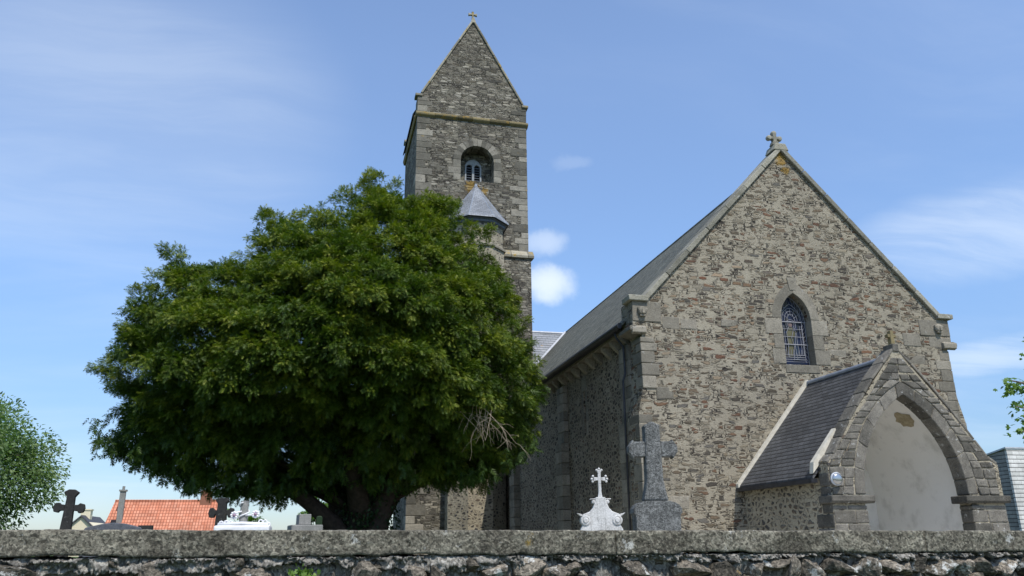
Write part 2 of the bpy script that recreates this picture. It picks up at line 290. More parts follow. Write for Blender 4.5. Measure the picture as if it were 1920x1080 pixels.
# ------------------------------------------------------------------ mesh builder
def ident(u, w, v): return (u, w, v)         # u -> x, w -> y, v -> z
class MB:
    def __init__(s): s.v = []; s.f = []; s.t = []
    def add(s, vs, fs, tint=None):
        o = len(s.v); s.v += [tuple(p) for p in vs]
        tt = random.random() if tint is None else tint
        for f in fs: s.f.append([o+i for i in f]); s.t.append(tt)
    def box(s, x0, x1, y0, y1, z0, z1, j=0., tint=None):
        p = [(x, y, z) for z in (z0, z1) for y in (y0, y1) for x in (x0, x1)]
        if j: p = [tuple(c+random.uniform(-j, j) for c in q) for q in p]
        s.add(p, [(0, 1, 3, 2), (4, 6, 7, 5), (0, 4, 5, 1), (1, 5, 7, 3), (3, 7, 6, 2), (2, 6, 4, 0)], tint)
    def prism(s, pts, w0, w1, mp=ident, j=0., tint=None):
        n = len(pts)
        if j: pts = [(a+random.uniform(-j, j), c+random.uniform(-j, j)) for a, c in pts]
        vs = [mp(a, w0, c) for a, c in pts] + [mp(a, w1, c) for a, c in pts]
        s.add(vs, [tuple(range(n)), tuple(range(2*n-1, n-1, -1))] + [(i, (i+1) % n, n+(i+1) % n, n+i) for i in range(n)], tint)
    def plate(s, outer, holes, w0, w1, mp=ident, back=True, tint=.5):
        loops = [outer] + holes; flat = [p for l in loops for p in l]
        tris = tessellate_polygon([[Vector((a, c, 0)) for a, c in l] for l in loops]); N = len(flat)
        vs = [mp(a, w0, c) for a, c in flat] + [mp(a, w1, c) for a, c in flat]
        fs = [tuple(tr) for tr in tris] + ([tuple(N+i for i in tr) for tr in tris] if back else [])
        o = 0
        for l in loops:
            n = len(l); fs += [(o+i, o+(i+1) % n, N+o+(i+1) % n, N+o+i) for i in range(n)]; o += n
        s.add(vs, fs, tint)
    def tube(s, pts, rad, n=8, tint=None, cap=True):
        pts = [Vector(p) for p in pts]
        if not hasattr(rad, '__len__'): rad = [rad]*len(pts)
        vs = []; prev = None
        for i, p in enumerate(pts):
            d = (pts[min(i+1, len(pts)-1)] - pts[max(i-1, 0)]).normalized()
            a = d.orthogonal().normalized() if prev is None else (prev - d*prev.dot(d)).normalized()
            prev = a; b = d.cross(a)
            vs += [p + (a*math.cos(2*math.pi*k/n)+b*math.sin(2*math.pi*k/n))*rad[i] for k in range(n)]
        fs = [(i*n+k, i*n+(k+1) % n, (i+1)*n+(k+1) % n, (i+1)*n+k) for i in range(len(pts)-1) for k in range(n)]
        if cap: fs += [tuple(range(n)), tuple(range(len(vs)-1, len(vs)-n-1, -1))]
        s.add(vs, fs, tint)
    def lathe(s, prof, c, n=24, a0=0., tint=None, axis='Z'):
        vs = []
        for r, z in prof:
            for k in range(n):
                a = a0+2*math.pi*k/n; q = (r*math.cos(a), r*math.sin(a), z)
                if axis == 'Y': q = (q[0], -q[2], q[1])
                vs.append((c[0]+q[0], c[1]+q[1], c[2]+q[2]))
        fs = [(i*n+k, i*n+(k+1) % n, (i+1)*n+(k+1) % n, (i+1)*n+k) for i in range(len(prof)-1) for k in range(n)]
        fs += [tuple(range(n)), tuple(range(len(vs)-1, len(vs)-n-1, -1))]
        s.add(vs, fs, tint)
    def build(s, name, mat, parent=None, smooth=False, bevel=0., recalc=True):
        me = bpy.data.meshes.new(name); me.from_pydata(s.v, [], s.f); me.update()
        a = me.attributes.new('tint', 'FLOAT', 'FACE'); a.data.foreach_set('value', s.t)
        me.materials.append(MAT[mat] if isinstance(mat, str) else mat)
        if recalc:
            bm = bmesh.new(); bm.from_mesh(me); bmesh.ops.recalc_face_normals(bm, faces=bm.faces); bm.to_mesh(me); bm.free()
        if smooth: me.polygons.foreach_set('use_smooth', [True]*len(me.polygons))
        o = bpy.data.objects.new(name, me); C.objects.link(o)
        if parent: o.parent = parent; o.matrix_parent_inverse = parent.matrix_world.inverted()
        if bevel:
            b = o.modifiers.new('bevel', 'BEVEL'); b.width = bevel; b.segments = 2; b.limit_method = 'ANGLE'; b.angle_limit = R(40)
        return o
def tag(o, label, cat, group=None, kind=None):
    if label: o['label'] = label
    if cat: o['category'] = cat
    if group: o['group'] = group
    if kind: o['kind'] = kind
    return o
def empty(name, loc, label, cat, group=None):
    o = bpy.data.objects.new(name, None); C.objects.link(o); o.location = loc; o.empty_display_size = .3
    bpy.context.view_layer.update(); return tag(o, label, cat, group)
def xy(a, c): return a, c

def pointed(cx, w, spring, apex, n=10):
    """points of a pointed arch opening from (cx-w, spring) over the apex to (cx+w, spring)"""
    h = apex-spring; r = (w*w+h*h)/(2*w); a1 = math.asin(min(1, h/r)); L = []
    for i in range(n+1):
        a = a1*i/n; L.append((cx-w+r-r*math.cos(a), spring+r*math.sin(a)))
    return L + [(2*cx-x, z) for x, z in reversed(L[:-1])]
def roundarch(cx, w, spring, n=14): return [(cx-w*math.cos(math.pi*i/n), spring+w*math.sin(math.pi*i/n)) for i in range(n+1)]
def opening(arch, base): return [(arch[0][0], base)] + arch + [(arch[-1][0], base)]
def voussoirs(mb, inn, out, w0, w1, k, gap=.012, mp=ident, j=.004):
    n = len(inn)-1; i = 0
    while i < n:
        e = min(n, i+k); a = inn[i:e+1]; b = out[i:e+1]
        def sh(p, q, d):
            L = math.hypot(q[0]-p[0], q[1]-p[1]) or 1; return (p[0]+(q[0]-p[0])*d/L, p[1]+(q[1]-p[1])*d/L)
        a = list(a); b = list(b)
        a[0] = sh(a[0], a[1], gap/2); b[0] = sh(b[0], b[1], gap/2); a[-1] = sh(a[-1], a[-2], gap/2); b[-1] = sh(b[-1], b[-2], gap/2)
        mb.prism(a + b[::-1], w0+random.uniform(0, .012), w1, mp, j); i = e
def slabs(mb, P0, P1, y0, y1, th, L=.75, gap=.012, j=.006, below=.0, mp=ident):
    d = Vector((P1[0]-P0[0], P1[1]-P0[1])); n = max(1, round(d.length/L)); d2 = d.normalized(); nn = Vector((-d2.y, d2.x))
    if nn.y < 0: nn = -nn
    for i in range(n):
        a = Vector(P0)+d*(i/n)+d2*gap/2; b = Vector(P0)+d*((i+1)/n)-d2*gap/2
        q = [a, b, b-nn*th, a-nn*th]
        mb.prism([tuple(p) for p in q], y0+random.uniform(-.008, .008), y1, mp, j)
def quoins(mb, x, y, sx, sy, z0, z1, h=.3, l=(.55, .3), proud=.012, t=.25, slope=0.):
    """corner stones on the vertical corner (x, y); walls run from it in the sx and sy directions"""
    z = z0; k = 0
    while z < z1-.08:
        hh = min(h*random.uniform(.75, 1.25), z1-z); a, b = (l[0], l[1]) if k % 2 else (l[1], l[0])
        a *= random.uniform(.8, 1.2); b *= random.uniform(.8, 1.2); xs = x+slope*(z-z0)
        xa, xb = sorted((xs-sx*proud, xs+sx*a)); ya, yb = sorted((y-sy*proud, y+sy*b))
        pj = random.uniform(0, .008)
        mb.box(xa-(pj if sx > 0 else 0), xb, ya-pj, yb, z+.006, z+hh-.006, .005); z += hh; k += 1

# ------------------------------------------------------------------ ground
g = MB(); N = 40
gs = [-1500, -500, -200, -100] + [x for x in range(-60, 61, 5)] + [100, 200, 500, 1500]
vs = [(x, y, 0) for y in gs for x in gs]; n = len(gs)
g.add(vs, [(j*n+i, j*n+i+1, (j+1)*n+i+1, (j+1)*n+i) for j in range(n-1) for i in range(n-1)], .5)
tag(g.build('ground', 'grass'), 'grassy churchyard ground', None, None, 'structure')

m, t, b = newmat('pale gravel'); v = obj_vec(t); n = t.noise(v, 25, 6, .8); setc(t, b, t.ramp(n, [(.3, (.34, .31, .26)), (.7, (.55, .52, .45))])); MAT['gravel'] = m  # unseen pale ground, added to bounce light into the porch and onto the nave
g = MB(); g.prism([(-10.5, -12.5), (7.5, -12.5), (7.5, -.02), (-5.2, -.02), (-5.2, 14), (-7.4, 14), (-8.5, -4), (-10.5, -8)], .004, .02, lambda a, w_, c: (a, c, w_))
tag(g.build('bounce_forecourt', 'gravel'), 'pale gravel forecourt added unseen before the porch to bounce light', None, None, 'structure')

# ================================================================== CHURCH
CH = empty('church', (0, 10, 0), 'old rubble stone church with a saddleback tower and pointed entrance porch', 'church')
XC = .06                                    # centre line of the west front
# --- west gable wall with window opening
wx, ww = -.05, .45; win = pointed(wx, ww, 7.22, 7.97); winop = opening(win, 5.95)
outer = [(-4.84, 0), (-4.84, 4.5), (-4.70, 5.1), (-4.62, 6.55), (-4.86, 6.72), (-4.86, 7.48), (-4.5, 7.48), (XC, 12.42), (4.62, 7.5), (4.9, 7.5), (4.9, 6.75), (4.72, 6.6), (4.76, 5.2), (4.9, 4.5), (4.9, 0)]
w = MB(); w.plate(outer, [opening(pointed(wx, ww+.012, 7.22, 7.985), 5.94)], 0., .75); west = w.build('west_wall', 'facade', CH)
q = MB()
quoins(q, -4.84, 0, 1, 1, .0, 4.5, .36, (.6, .34), .004); q.build('quoin_stones', 'granite', west, bevel=.02); q = MB(); quoins(q, -4.66, 0, 1, 1, 5.15, 6.5, .30, (.5, .34), .03)
q.build('quoin_stones', 'granite', west, bevel=.02); q = MB()
quoins(q, 4.9, 0, -1, 1, .0, 4.5, .34, (.6, .34)); quoins(q, 4.74, 0, -1, 1, 4.5, 6.55, .26, (.6, .35), .012)
q.build('quoin_stones', 'granite', west, bevel=.02); q = MB()
for bx in ((-4.86, -4.05, -.02, .5, 6.92, 7.46, .01, .35), (-4.04, -3.55, -.012, .3, 6.75, 7.08, .01, .4), (-3.5, -3.05, -.008, .2, 6.78, 7.05, .01, .7), (3.9, 4.9, -.02, .5, 6.95, 7.44, .01, .3), (3.3, 3.86, -.012, .3, 6.62, 7.0, .01, .5), (4.15, 4.9, -.012, .3, 6.62, 6.93, .01, .55)):
    q = MB(); q.box(*bx); q.build('squared_stone', 'granite', west, bevel=.02)
for x, z, a, b in ((-4.0, 5.6, .45, .25), (-4.1, 4.9, .5, .3), (-3.9, 3.1, .5, .26), (-2.1, 6.9, .5, .2), (3.6, 6.1, .6, .3), (2.9, 5.5, .5, .26), (2.5, 6.2, .4, .2), (-1.2, 6.4, .45, .3), (1.1, 6.2, .5, .2), (.6, 10.4, .3, .14), (-3.9, 2.2, .5, .3), (2.2, 5.9, .45, .24)):
    q = MB(); q.box(x-a/2, x+a/2, -.004, .2, z, z+b, .03); q.build('squared_stone', 'granite', west, bevel=.02)
# small carved face blocks on the kneelers
for sx, cx in ((-1, -4.6), (1, 4.5)):
    f = MB()
    f.lathe([(.001, .0), (.11, .0), (.13, .05), (.10, .10), (.04, .12), (.001, .125)], (cx, -.02, 7.18), 12, axis='Y')
    f.box(cx-.13, cx-.03, -.11, 0, 7.2, 7.27, .01); f.box(cx+.03, cx+.13, -.11, 0, 7.2, 7.27, .01); f.box(cx-.03, cx+.03, -.16, 0, 7.1, 7.22, .01); f.box(cx-.08, cx+.08, -.11, 0, 7.04, 7.07, .005)
    f.build('carved_head', 'granite', west, bevel=.008)
mo = MB(); mo.prism([(-.10, 6.60), (-.10, 6.74), (0, 6.80), (0, 6.56)], -4.92, -4.52, lambda a, w_, c: (w_, a, c)); mo.prism([(-4.98, 6.66), (-4.98, 6.76), (-4.82, 6.80), (-4.62, 6.56)], -.08, .72)
mo.build('corbel_moulding', 'granite', west, bevel=.015); mo = MB()
mo.prism([(-.10, 6.60), (-.10, 6.74), (0, 6.80), (0, 6.56)], 4.55, 4.98, lambda a, w_, c: (w_, a, c)); mo.prism([(5.02, 6.66), (5.02, 6.76), (4.88, 6.80), (4.72, 6.56)], -.08, .72)
mo.build('corbel_moulding', 'granite', west, bevel=.015)
# coping on the rakes, kneelers
cp = MB()
slabs(cp, (-4.52, 7.60), (XC-.02, 12.50), -.085, .72, .14, .9)
slabs(cp, (XC+.10, 12.48), (4.62, 7.62), -.085, .72, .14, .9)
cp.box(-4.97, -4.42, -.11, .44, 7.46, 7.60, .01, .8); cp.box(4.52, 5.02, -.11, .44, 7.47, 7.61, .01, .7)
cp.prism([(XC-.22, 12.36), (XC+.28, 12.36), (XC+.19, 12.58), (XC-.13, 12.58)], -.10, .40, tint=.9)
cp.build('gable_coping', 'coping', CH, bevel=.02)
# stub trefoil cross
cr = MB(); cy_ = .12; cx = XC-.03
cr.prism([(cx-.13, 12.58), (cx+.13, 12.58), (cx+.07, 12.72), (cx-.07, 12.72)], cy_-.10, cy_+.10)
cr.box(cx-.17, cx+.17, cy_-.07, cy_+.07, 12.78, 12.88); cr.box(cx-.06, cx+.06, cy_-.072, cy_+.072, 12.70, 12.98)
for a, b in ((-.17, 12.83), (.17, 12.83), (0, 12.99)): cr.lathe([(.001, -.08), (.07, -.07), (.085, 0), (.07, .07), (.001, .08)], (cx+a, cy_, b), 12, axis='Y')
cr.build('gable_cross', 'coping', CH, bevel=.02)
# orange lichen under the apex
# --- window
wd = MB(); so_ = pointed(wx, ww+.27, 7.22, 8.30)
voussoirs(wd, win, so_, -.015, .12, 10)
for z0, z1, a, b in ((6.78, 7.21, .52, .50), (6.38, 6.77, .30, .32), (5.96, 6.37, .38, .46)):
    wd.box(wx-ww-a, wx-ww, -.014, .3, z0, z1, .004); wd.box(wx+ww, wx+ww+b, -.014, .3, z0, z1, .004)
wd.prism([(wx-.09, 8.05), (wx+.09, 8.05), (wx+.16, 8.42), (wx-.16, 8.42)], -.022, .1, tint=.6)
wd.box(wx-ww-.04, wx+ww+.08, -.018, .12, 5.72, 5.93, .004, .2)
WN = wd.build('stained_window', 'granite', CH, bevel=.01)
gl = MB(); gl.plate(opening(pointed(wx, ww, 7.22, 7.97), 5.95), [], .28, .30); gl.build('glass', 'glass', WN)
fig = MB(); fx = wx-.02; fig.prism([(fx-.16, 6.2), (fx+.16, 6.2), (fx+.12, 6.9), (fx+.05, 7.06), (fx-.08, 7.06), (fx-.14, 6.9)], .268, .276); fig.build('figure_robe', 'robe', WN)
fig = MB(); fig.prism([(fx-.03, 6.12), (fx+.19, 6.12), (fx+.16, 6.7), (fx+.06, 6.8)], .258, .266); fig.build('figure_mantle', 'bluerobe', WN)
fig = MB(); fig.lathe([(.001, -.256), (.062, -.256), (.062, -.262), (.001, -.262)], (fx-.01, 0, 7.12), 14, axis='Y'); fig.build('figure_face', 'face', WN)
le = MB()
def wire(pts, r=.008, y=.25): le.tube([(a, y, c) for a, c in pts], r, 5, .5, False)
ins = opening(pointed(wx, ww-.03, 7.22, 7.93), 5.99); wire(ins+[ins[0]], .012)
ins = opening(pointed(wx, ww-.13, 7.20, 7.72), 6.08); wire(ins+[ins[0]], .009)
zz = []; a = opening(pointed(wx, ww-.03, 7.22, 7.93, 14), 5.99); b_ = opening(pointed(wx, ww-.13, 7.20, 7.72, 14), 6.08)
def along(L, n):
    L = [Vector(p) for p in L]; ds = [0]
    for i in range(len(L)-1): ds.append(ds[-1]+(L[i+1]-L[i]).length)
    o = []
    for k in range(n+1):
        s_ = ds[-1]*k/n; i = max(0, min(len(L)-2, next((j for j in range(len(ds)) if ds[j] >= s_), 1)-1))
        f_ = (s_-ds[i])/(ds[i+1]-ds[i]+1e-9); o.append(tuple(L[i].lerp(L[i+1], f_)))
    return o
A_ = along(a, 64); B_ = along(b_, 64)
wire([(A_ if i % 2 else B_)[i] for i in range(65)], .006)
for z, hw, r in ((7.20, ww, .018), (6.56, ww, .016), (6.78, .36, .009), (6.20, .32, .009), (6.14, .32, .009), (6.26, .32, .009), (7.0, .34, .007)): wire([(wx-hw, z), (wx+hw, z)], r)
for x_ in (-.30, -.24, .24, .30): wire([(wx+x_, 6.26), (wx+x_, 7.1)], .007)
for rr in (.10, .15): wire([(fx+rr*math.cos(a), 7.12+rr*math.sin(a)) for a in [i*math.pi/8 for i in range(-2, 11)]], .008)
wire([(fx-.17, 6.2), (fx-.14, 6.6), (fx-.16, 6.9), (fx-.07, 7.06)]); wire([(fx+.18, 6.2), (fx+.14, 6.6), (fx+.15, 6.88), (fx+.06, 7.05)]); wire([(fx-.02, 6.12), (fx+.04, 6.5), (fx-.02, 6.75), (fx+.06, 6.98)]); wire([(fx+.1, 6.14), (fx+.06, 6.5), (fx+.12, 6.9)])
for k in range(3): wire([(wx+(.28-.08*k)*math.cos(a), 7.24+(.30-.07*k)*math.sin(a)*1.2) for a in [i*math.pi/10 for i in range(11)]], .007)
for k in range(5): a = math.pi*(k+1)/6; wire([(wx+.10*math.cos(a), 7.24+.14*math.sin(a)), (wx+.28*math.cos(a), 7.24+.36*math.sin(a))], .006)
for k in range(8): x_ = wx-.28+.08*k; wire([(x_, 6.26), (x_+.02, 6.42)], .006)
le.build('leading', 'came', WN, recalc=False)
sl_ = MB(); sl_.box(wx-ww, wx+ww, .16, .275, 5.93, 5.975); sl_.build('sill_bar', 'lead', WN)

# --- nave side wall, roof, corbels
yS, yE = .75, 21.2; XL = -4.55
side = lambda a, w_, c: (w_, a, c)          # plate in the YZ plane
nv = MB()
slit = opening(pointed(4.98, .11, 5.75, 5.95, 4), 4.62)
nv.plate([(yS, 0), (yE, 0), (yE, 6.9), (yS, 6.9)], [slit], XL, XL+.7, side)
nv.box(4.0, 4.6, yS, yE, 0, 6.9, tint=.5)
NV = nv.build('nave_wall', 'nave_side', CH)
sr = MB()
for z0, z1, a in ((5.42, 5.95, .14), (5.0, 5.41, .22), (4.56, 4.99, .16)):
    sr.prism([(4.87-a, z0), (4.865, z0), (4.865, z1), (4.87-a, z1)], XL-.02, XL+.12, side); sr.prism([(5.095, z0), (5.09+a, z0), (5.09+a, z1), (5.095, z1)], XL-.02, XL+.12, side)
sr.prism([(4.7, 5.96), (5.26, 5.96), (5.2, 6.4), (4.78, 6.4)], XL-.02, XL+.12, side)
sr.build('slit_window_surround', 'granite', NV, bevel=.01)
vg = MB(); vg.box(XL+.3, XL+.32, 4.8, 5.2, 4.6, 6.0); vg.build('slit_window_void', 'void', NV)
for (ya, yb, zt) in ((6.75, 7.45, 6.45), (13.4, 14.2, 5.9), (.76, 1.5, 6.5)):
    z = 0.; bt = MB()
    while z < zt:
        h_ = min(random.uniform(.26, .42), zt-z); e = .26 if z < 4.4 else .16
        ym = ya+(yb-ya)*random.uniform(.35, .65)
        bt.box(XL-e, XL+.01, ya, ym-.006, z+.006, z+h_-.006, .006); bt.box(XL-e, XL+.01, ym+.006, yb, z+.006, z+h_-.006, .006); z += h_
    bt.build('buttress', 'granite', NV, bevel=.012)
cb = MB(); y = 1.0
while y < 15.8:
    cb.prism([(XL+.01, 6.45), (XL-.10, 6.52), (XL-.26, 6.68), (XL-.28, 6.78), (XL+.01, 6.78)], y, y+.17); y += .72
cb.box(XL-.30, XL+.02, .76, 16.2, 6.78, 6.95, 0, .5)
cb.build('corbel_table', 'granite', NV, bevel=.01)
# roof (both slopes) with thickness
rf = MB(); ez, rz, ex = 6.98, 12.18, 4.98; th = .10
rf.prism([(-ex, ez), (XC, rz), (ex+.1, ez), (ex+.1, ez-.08), (XC, rz-.16), (-ex, ez-.08)], .43, 21.2)
NR = rf.build('nave_roof', 'slate', CH)
gt = MB(); gt.tube([(-5.03, .5, 6.91), (-5.03, 16.2, 6.93)], .075, 10); gt.box(-5.01, -4.84, .76, 16.2, 6.86, 6.955); gt.build('gutter', 'gutter', NR)
pp = MB(); pp.tube([(-5.0, 1.0, 6.9), (-4.95, 1.0, 6.7), (-4.78, .95, 6.45), (-4.78, .9, 5.7), (-4.86, .88, 5.5), (-4.9, .86, 0)], .03, 8); pp.build('downpipe', 'gutter', NR, smooth=True)
pp = MB(); pp.tube([(-4.72, 15.6, 6.9), (-4.72, 15.6, 0)], .05, 8); pp.build('downpipe', 'pipe', NR, smooth=True)
ri = MB(); ri.tube([(XC, .45, rz-.02), (XC, 21, rz-.02)], .06, 8); ri.build('ridge_tile', 'slate', NR)

# --- transept and choir behind
tp = MB(); tp.box(-5.9, 8.2, 17.0, 25.6, 0, 7.0, tint=.5); tp.box(-4.4, 4.4, 25.7, 34, 0, 6.8, tint=.5)
TR = tp.build('transept_wall', 'nave_side', CH)
tf = MB(); tf.prism([(16.5, 7.0), (21.2, 12.12), (25.9, 7.0), (25.9, 6.9), (21.2, 12.0), (16.5, 6.9)], -6., 8.5, side)
tf.build('transept_roof', 'tslate', TR)
tf = MB(); tf.prism([(-4.7, 7.0), (0, 11.4), (4.7, 7.0), (4.7, 6.9), (0, 11.28), (-4.7, 6.9)], 24, 34.4); tf.build('choir_roof', 'slate', TR)
tl = MB(); tl.tube([(-6, 21.2, 12.14), (8.5, 21.2, 12.14)], .07, 8)
tl.tube([(XC, 21.2, 12.2), (-4.9, 16.45, 7.10)], .085, 6); tl.build('lead_flashing', 'lead', TR)

# --- tower
X0, X1, Y0, Y1 = -8.80, -3.25, 16.3, 21.7; TC = (X0+X1)/2
tw = MB()
bcx, bw, bsp = -5.78, .83, 19.42
bell = opening(roundarch(bcx, bw+.012, bsp), 18.32)
gz, az = 22.72, 27.35
tw.plate([(X0, 14.6), (X1, 14.6), (X1, gz), (X1-.06, gz+.06), (TC, az+.10), (X0+.06, gz+.06), (X0, gz)], [bell], Y0, Y0+.9, tint=.5)
tw.plate([(X0, 14.6), (X1, 14.6), (X1, gz), (TC, az), (X0, gz)], [], Y1-.6, Y1, tint=.5)
tw.box(X0, X0+.7, Y0+.9, Y1-.6, 14.6, 21.9, tint=.5); tw.box(X1-.7, X1, Y0+.9, Y1-.6, 14.6, 21.9, tint=.5)
tw.box(X0-.02, X1+.10, Y0-.10, Y1+.1, 0, 14.5, tint=.5)
TW = tw.build('tower', 'tower', CH)
for qa in (((X0, Y0, 1, 1, 14.9, 21.6, .36, (.75, .42)), (X0-.02, Y0-.10, 1, 1, 0, 14.3, .40, (.8, .45)), (X0, Y0, 1, 1, 21.85, 22.68, .3, (.7, .42))), ((X1, Y0, -1, 1, 14.75, 21.55, .36, (.75, .42)), (X1, Y0, -1, 1, 21.85, 22.7, .3, (.75, .42)))):
    for a_ in qa: q = MB(); quoins(q, *a_); q.build('tower_quoin_stones', 'tgranite', TW, bevel=.02)
st = MB()
x = X0-.09
while x < X1+.08:
    l_ = min(random.uniform(.7, 1.2), X1+.09-x); st.prism([(Y0-.10, 21.64), (Y0-.12, 21.68), (Y0-.12, 21.75), (Y0, 21.86), (Y0+.3, 21.86), (Y0+.3, 21.55), (Y0, 21.55)], x+.005, x+l_-.005, side, .004); x += l_
y = Y0+.31
while y < Y1+.08:
    l_ = min(1., Y1+.09-y); st.prism([(X0-.08, 21.5), (X0-.13, 21.66), (X0-.13, 21.76), (X0, 21.9), (X0+.2, 21.9), (X0+.2, 21.5)], y, y+l_-.01); y += l_
st.build('string_course', 'string', TW, bevel=.012)
st = MB(); x = X0-.12
while x < X1+.2:
    l_ = min(random.uniform(.6, 1.0), X1+.24-x); st.prism([(Y0-.20, 14.44), (Y0-.22, 14.56), (Y0+.01, 14.86), (Y0+.2, 14.86), (Y0+.2, 14.44)], x+.005, x+l_-.005, side, .004); x += l_
st.prism([(X1+.22, 14.44), (X1+.24, 14.56), (X1-.01, 14.86), (X1-.2, 14.86), (X1-.2, 14.44)], Y0+.2, Y1)
st.build('offset_course', 'tcoping', TW, bevel=.015)
for yy in (Y0-.07, Y1-.5):
    tc = MB(); slabs(tc, (X0+.12, gz+.18), (TC-.03, az+.26), yy, yy+.5, .10, .8); slabs(tc, (TC+.03, az+.26), (X1-.12, gz+.18), yy, yy+.5, .10, .8)
    tc.box(X0-.14, X0+.22, yy-.02, yy+.52, gz-.04, gz+.10, .01); tc.box(X1-.22, X1+.12, yy-.02, yy+.52, gz-.04, gz+.10, .01)
    tc.prism([(TC-.14, az+.04), (TC+.14, az+.04), (TC+.06, az+.36), (TC-.06, az+.36)], yy-.01, yy+.4, tint=.9)
    tc.build('tower_coping', 'tcoping', TW, bevel=.02)
tr_ = MB(); tr_.prism([(X0-.2, 21.9), (TC, az-.02), (X1+.2, 21.9), (X1+.2, 21.8), (TC, az-.15), (X0-.2, 21.8)], Y0+.43, Y1-.45)
tr_.build('tower_roof', 'slate', TW)
cr = MB(); yy = Y0+.15; cz = az+.36
cr.prism([(TC-.06, cz), (TC+.06, cz), (TC+.04, cz+.2), (TC+.06, cz+.48), (TC-.06, cz+.48), (TC-.04, cz+.2)], yy-.06, yy+.06)
cr.prism([(TC-.23, cz+.22), (TC-.23, cz+.38), (TC-.1, cz+.34), (TC+.1, cz+.34), (TC+.23, cz+.38), (TC+.23, cz+.22), (TC+.1, cz+.26), (TC-.1, cz+.26)], yy-.065, yy+.065)
cr.build('tower_cross', 'tcoping', TW, bevel=.02)
vn = MB(); vy = Y1-.3
vn.tube([(TC, vy, az+.2), (TC, vy, az+1.5)], .025, 6); vn.tube([(TC-.3, vy, az+1.0), (TC+.3, vy, az+1.0)], .02, 6)
vn.prism([(TC-.26, az+1.12), (TC-.08, az+1.08), (TC+.06, az+1.12), (TC+.2, az+1.32), (TC+.22, az+1.14), (TC+.08, az+1.0), (TC-.1, az+1.02), (TC-.22, az+1.2)], vy-.01, vy+.01)
vn.build('weather_vane', 'pipe', TW)
# belfry window
vo = MB(); voussoirs(vo, roundarch(bcx, bw, bsp), roundarch(bcx, bw+.38, bsp), Y0-.015, Y0+.3, 1, .014)
for z0, z1, a, b in ((19.0, 19.41, .38, .42), (18.66, 18.99, .62, .38), (18.33, 18.65, .36, .36)):
    vo.box(bcx-bw-a, bcx-bw, Y0-.012, Y0+.4, z0, z1, .005); vo.box(bcx+bw, bcx+bw+b, Y0-.012, Y0+.4, z0, z1, .005)
BW = vo.build('belfry_window', 'tgranite', TW, bevel=.012)
lx, lh = -5.85, .38
bk = MB()
lights = [opening(roundarch(lx-.20, .145, 19.42, 8), 18.40), opening(roundarch(lx+.20, .145, 19.42, 8), 18.40)]
bk.plate([(bcx-bw-.1, 18.2), (bcx+bw+.1, 18.2), (bcx+bw+.1, 20.4), (bcx-bw-.1, 20.4)], [opening(roundarch(lx, .42, 19.42), 18.36)], Y0+.78, Y0+.9, tint=.5); bk.build('niche_back', 'tower', TW)
mu = MB(); mu.plate(opening(roundarch(lx, .42, 19.42), 18.36), lights, Y0+.74, Y0+.86, tint=.5); mu.build('mullion', 'mullion', TW)
lv = MB(); z = 18.42
while z < 19.5:
    for s_ in (-.20, .20): lv.prism([(Y0+.74, z), (Y0+.755, z-.015), (Y0+.92, z+.12), (Y0+.905, z+.135)], lx+s_-.15, lx+s_+.15, side)
    z += .135
lv.build('louvre', 'louvre', TW)
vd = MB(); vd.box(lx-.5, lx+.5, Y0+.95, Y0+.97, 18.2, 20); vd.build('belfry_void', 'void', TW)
# stair turret
oc = (-5.92, 15.95); a0 = R(22.5)
tt = MB(); tt.lathe([(1.36, 0), (1.36, 14.42)], (*oc, 0), 8, a0, .5); tt.lathe([(1.30, 14.42), (1.30, 15.62)], (*oc, 0), 8, a0, .5)
TU = tt.build('stair_turret', MAT['porch'], CH)
tt = MB(); tt.lathe([(1.30, 14.36), (1.44, 14.38), (1.44, 14.46), (1.30, 14.6)], (*oc, 0), 8, a0, .5); tt.build('turret_course', 'granite', TU)
tt = MB(); tt.lathe([(1.30, 15.5), (1.42, 15.56), (1.42, 15.66), (1.50, 15.70), (1.50, 15.78), (1.30, 15.80)], (*oc, 0), 8, a0, .5); tt.build('turret_cornice', 'louvre', TU)
tt = MB(); tt.lathe([(1.60, 15.72), (1.60, 15.78), (1.30, 16.12), (.03, 17.95), (.001, 17.95)], (*oc, 0), 8, a0, .5); TRF = tt.build('turret_roof', 'rslate', TU)
tt = MB()
for k in range(8):
    a = a0+k*math.pi/4; tt.tube([(oc[0]+1.57*math.cos(a), oc[1]+1.57*math.sin(a), 15.80), (oc[0]+1.30*math.cos(a), oc[1]+1.30*math.sin(a), 16.13), (*oc, 17.95)], .02, 5)
tt.lathe([(.09, 17.86), (.05, 18.0), (.001, 18.02)], (*oc, 0), 8); tt.build('turret_hip', 'dlead', TU)

# --- porch
PY = -3.55; pin = pointed(0, 1.29, 2.35, 4.52, 16)
pf = MB()
pin2 = pointed(0, 1.32, 2.35, 4.56, 16)
pf.plate([(-2.12, 0), (-1.34, 0)] + [(-1.34, 2.3)] + pin2 + [(1.34, 2.3), (1.34, 0), (2.2, 0), (2.2, 3.0), (1.95, 3.12), (1.45, 3.85), (.06, 5.52), (-.06, 5.52), (-1.5, 3.85), (-2.0, 3.12), (-2.12, 2.98)], [], PY, PY+.36, tint=.5)
PO = pf.build('porch', 'porch', CH)
for xa, xb in ((-2.12, -1.62), (1.62, 2.2)): pw = MB(); pw.box(xa, xb, PY+.36, -.0, 0, 2.72, tint=.5); pw.build('porch_side_wall', 'porch', PO)
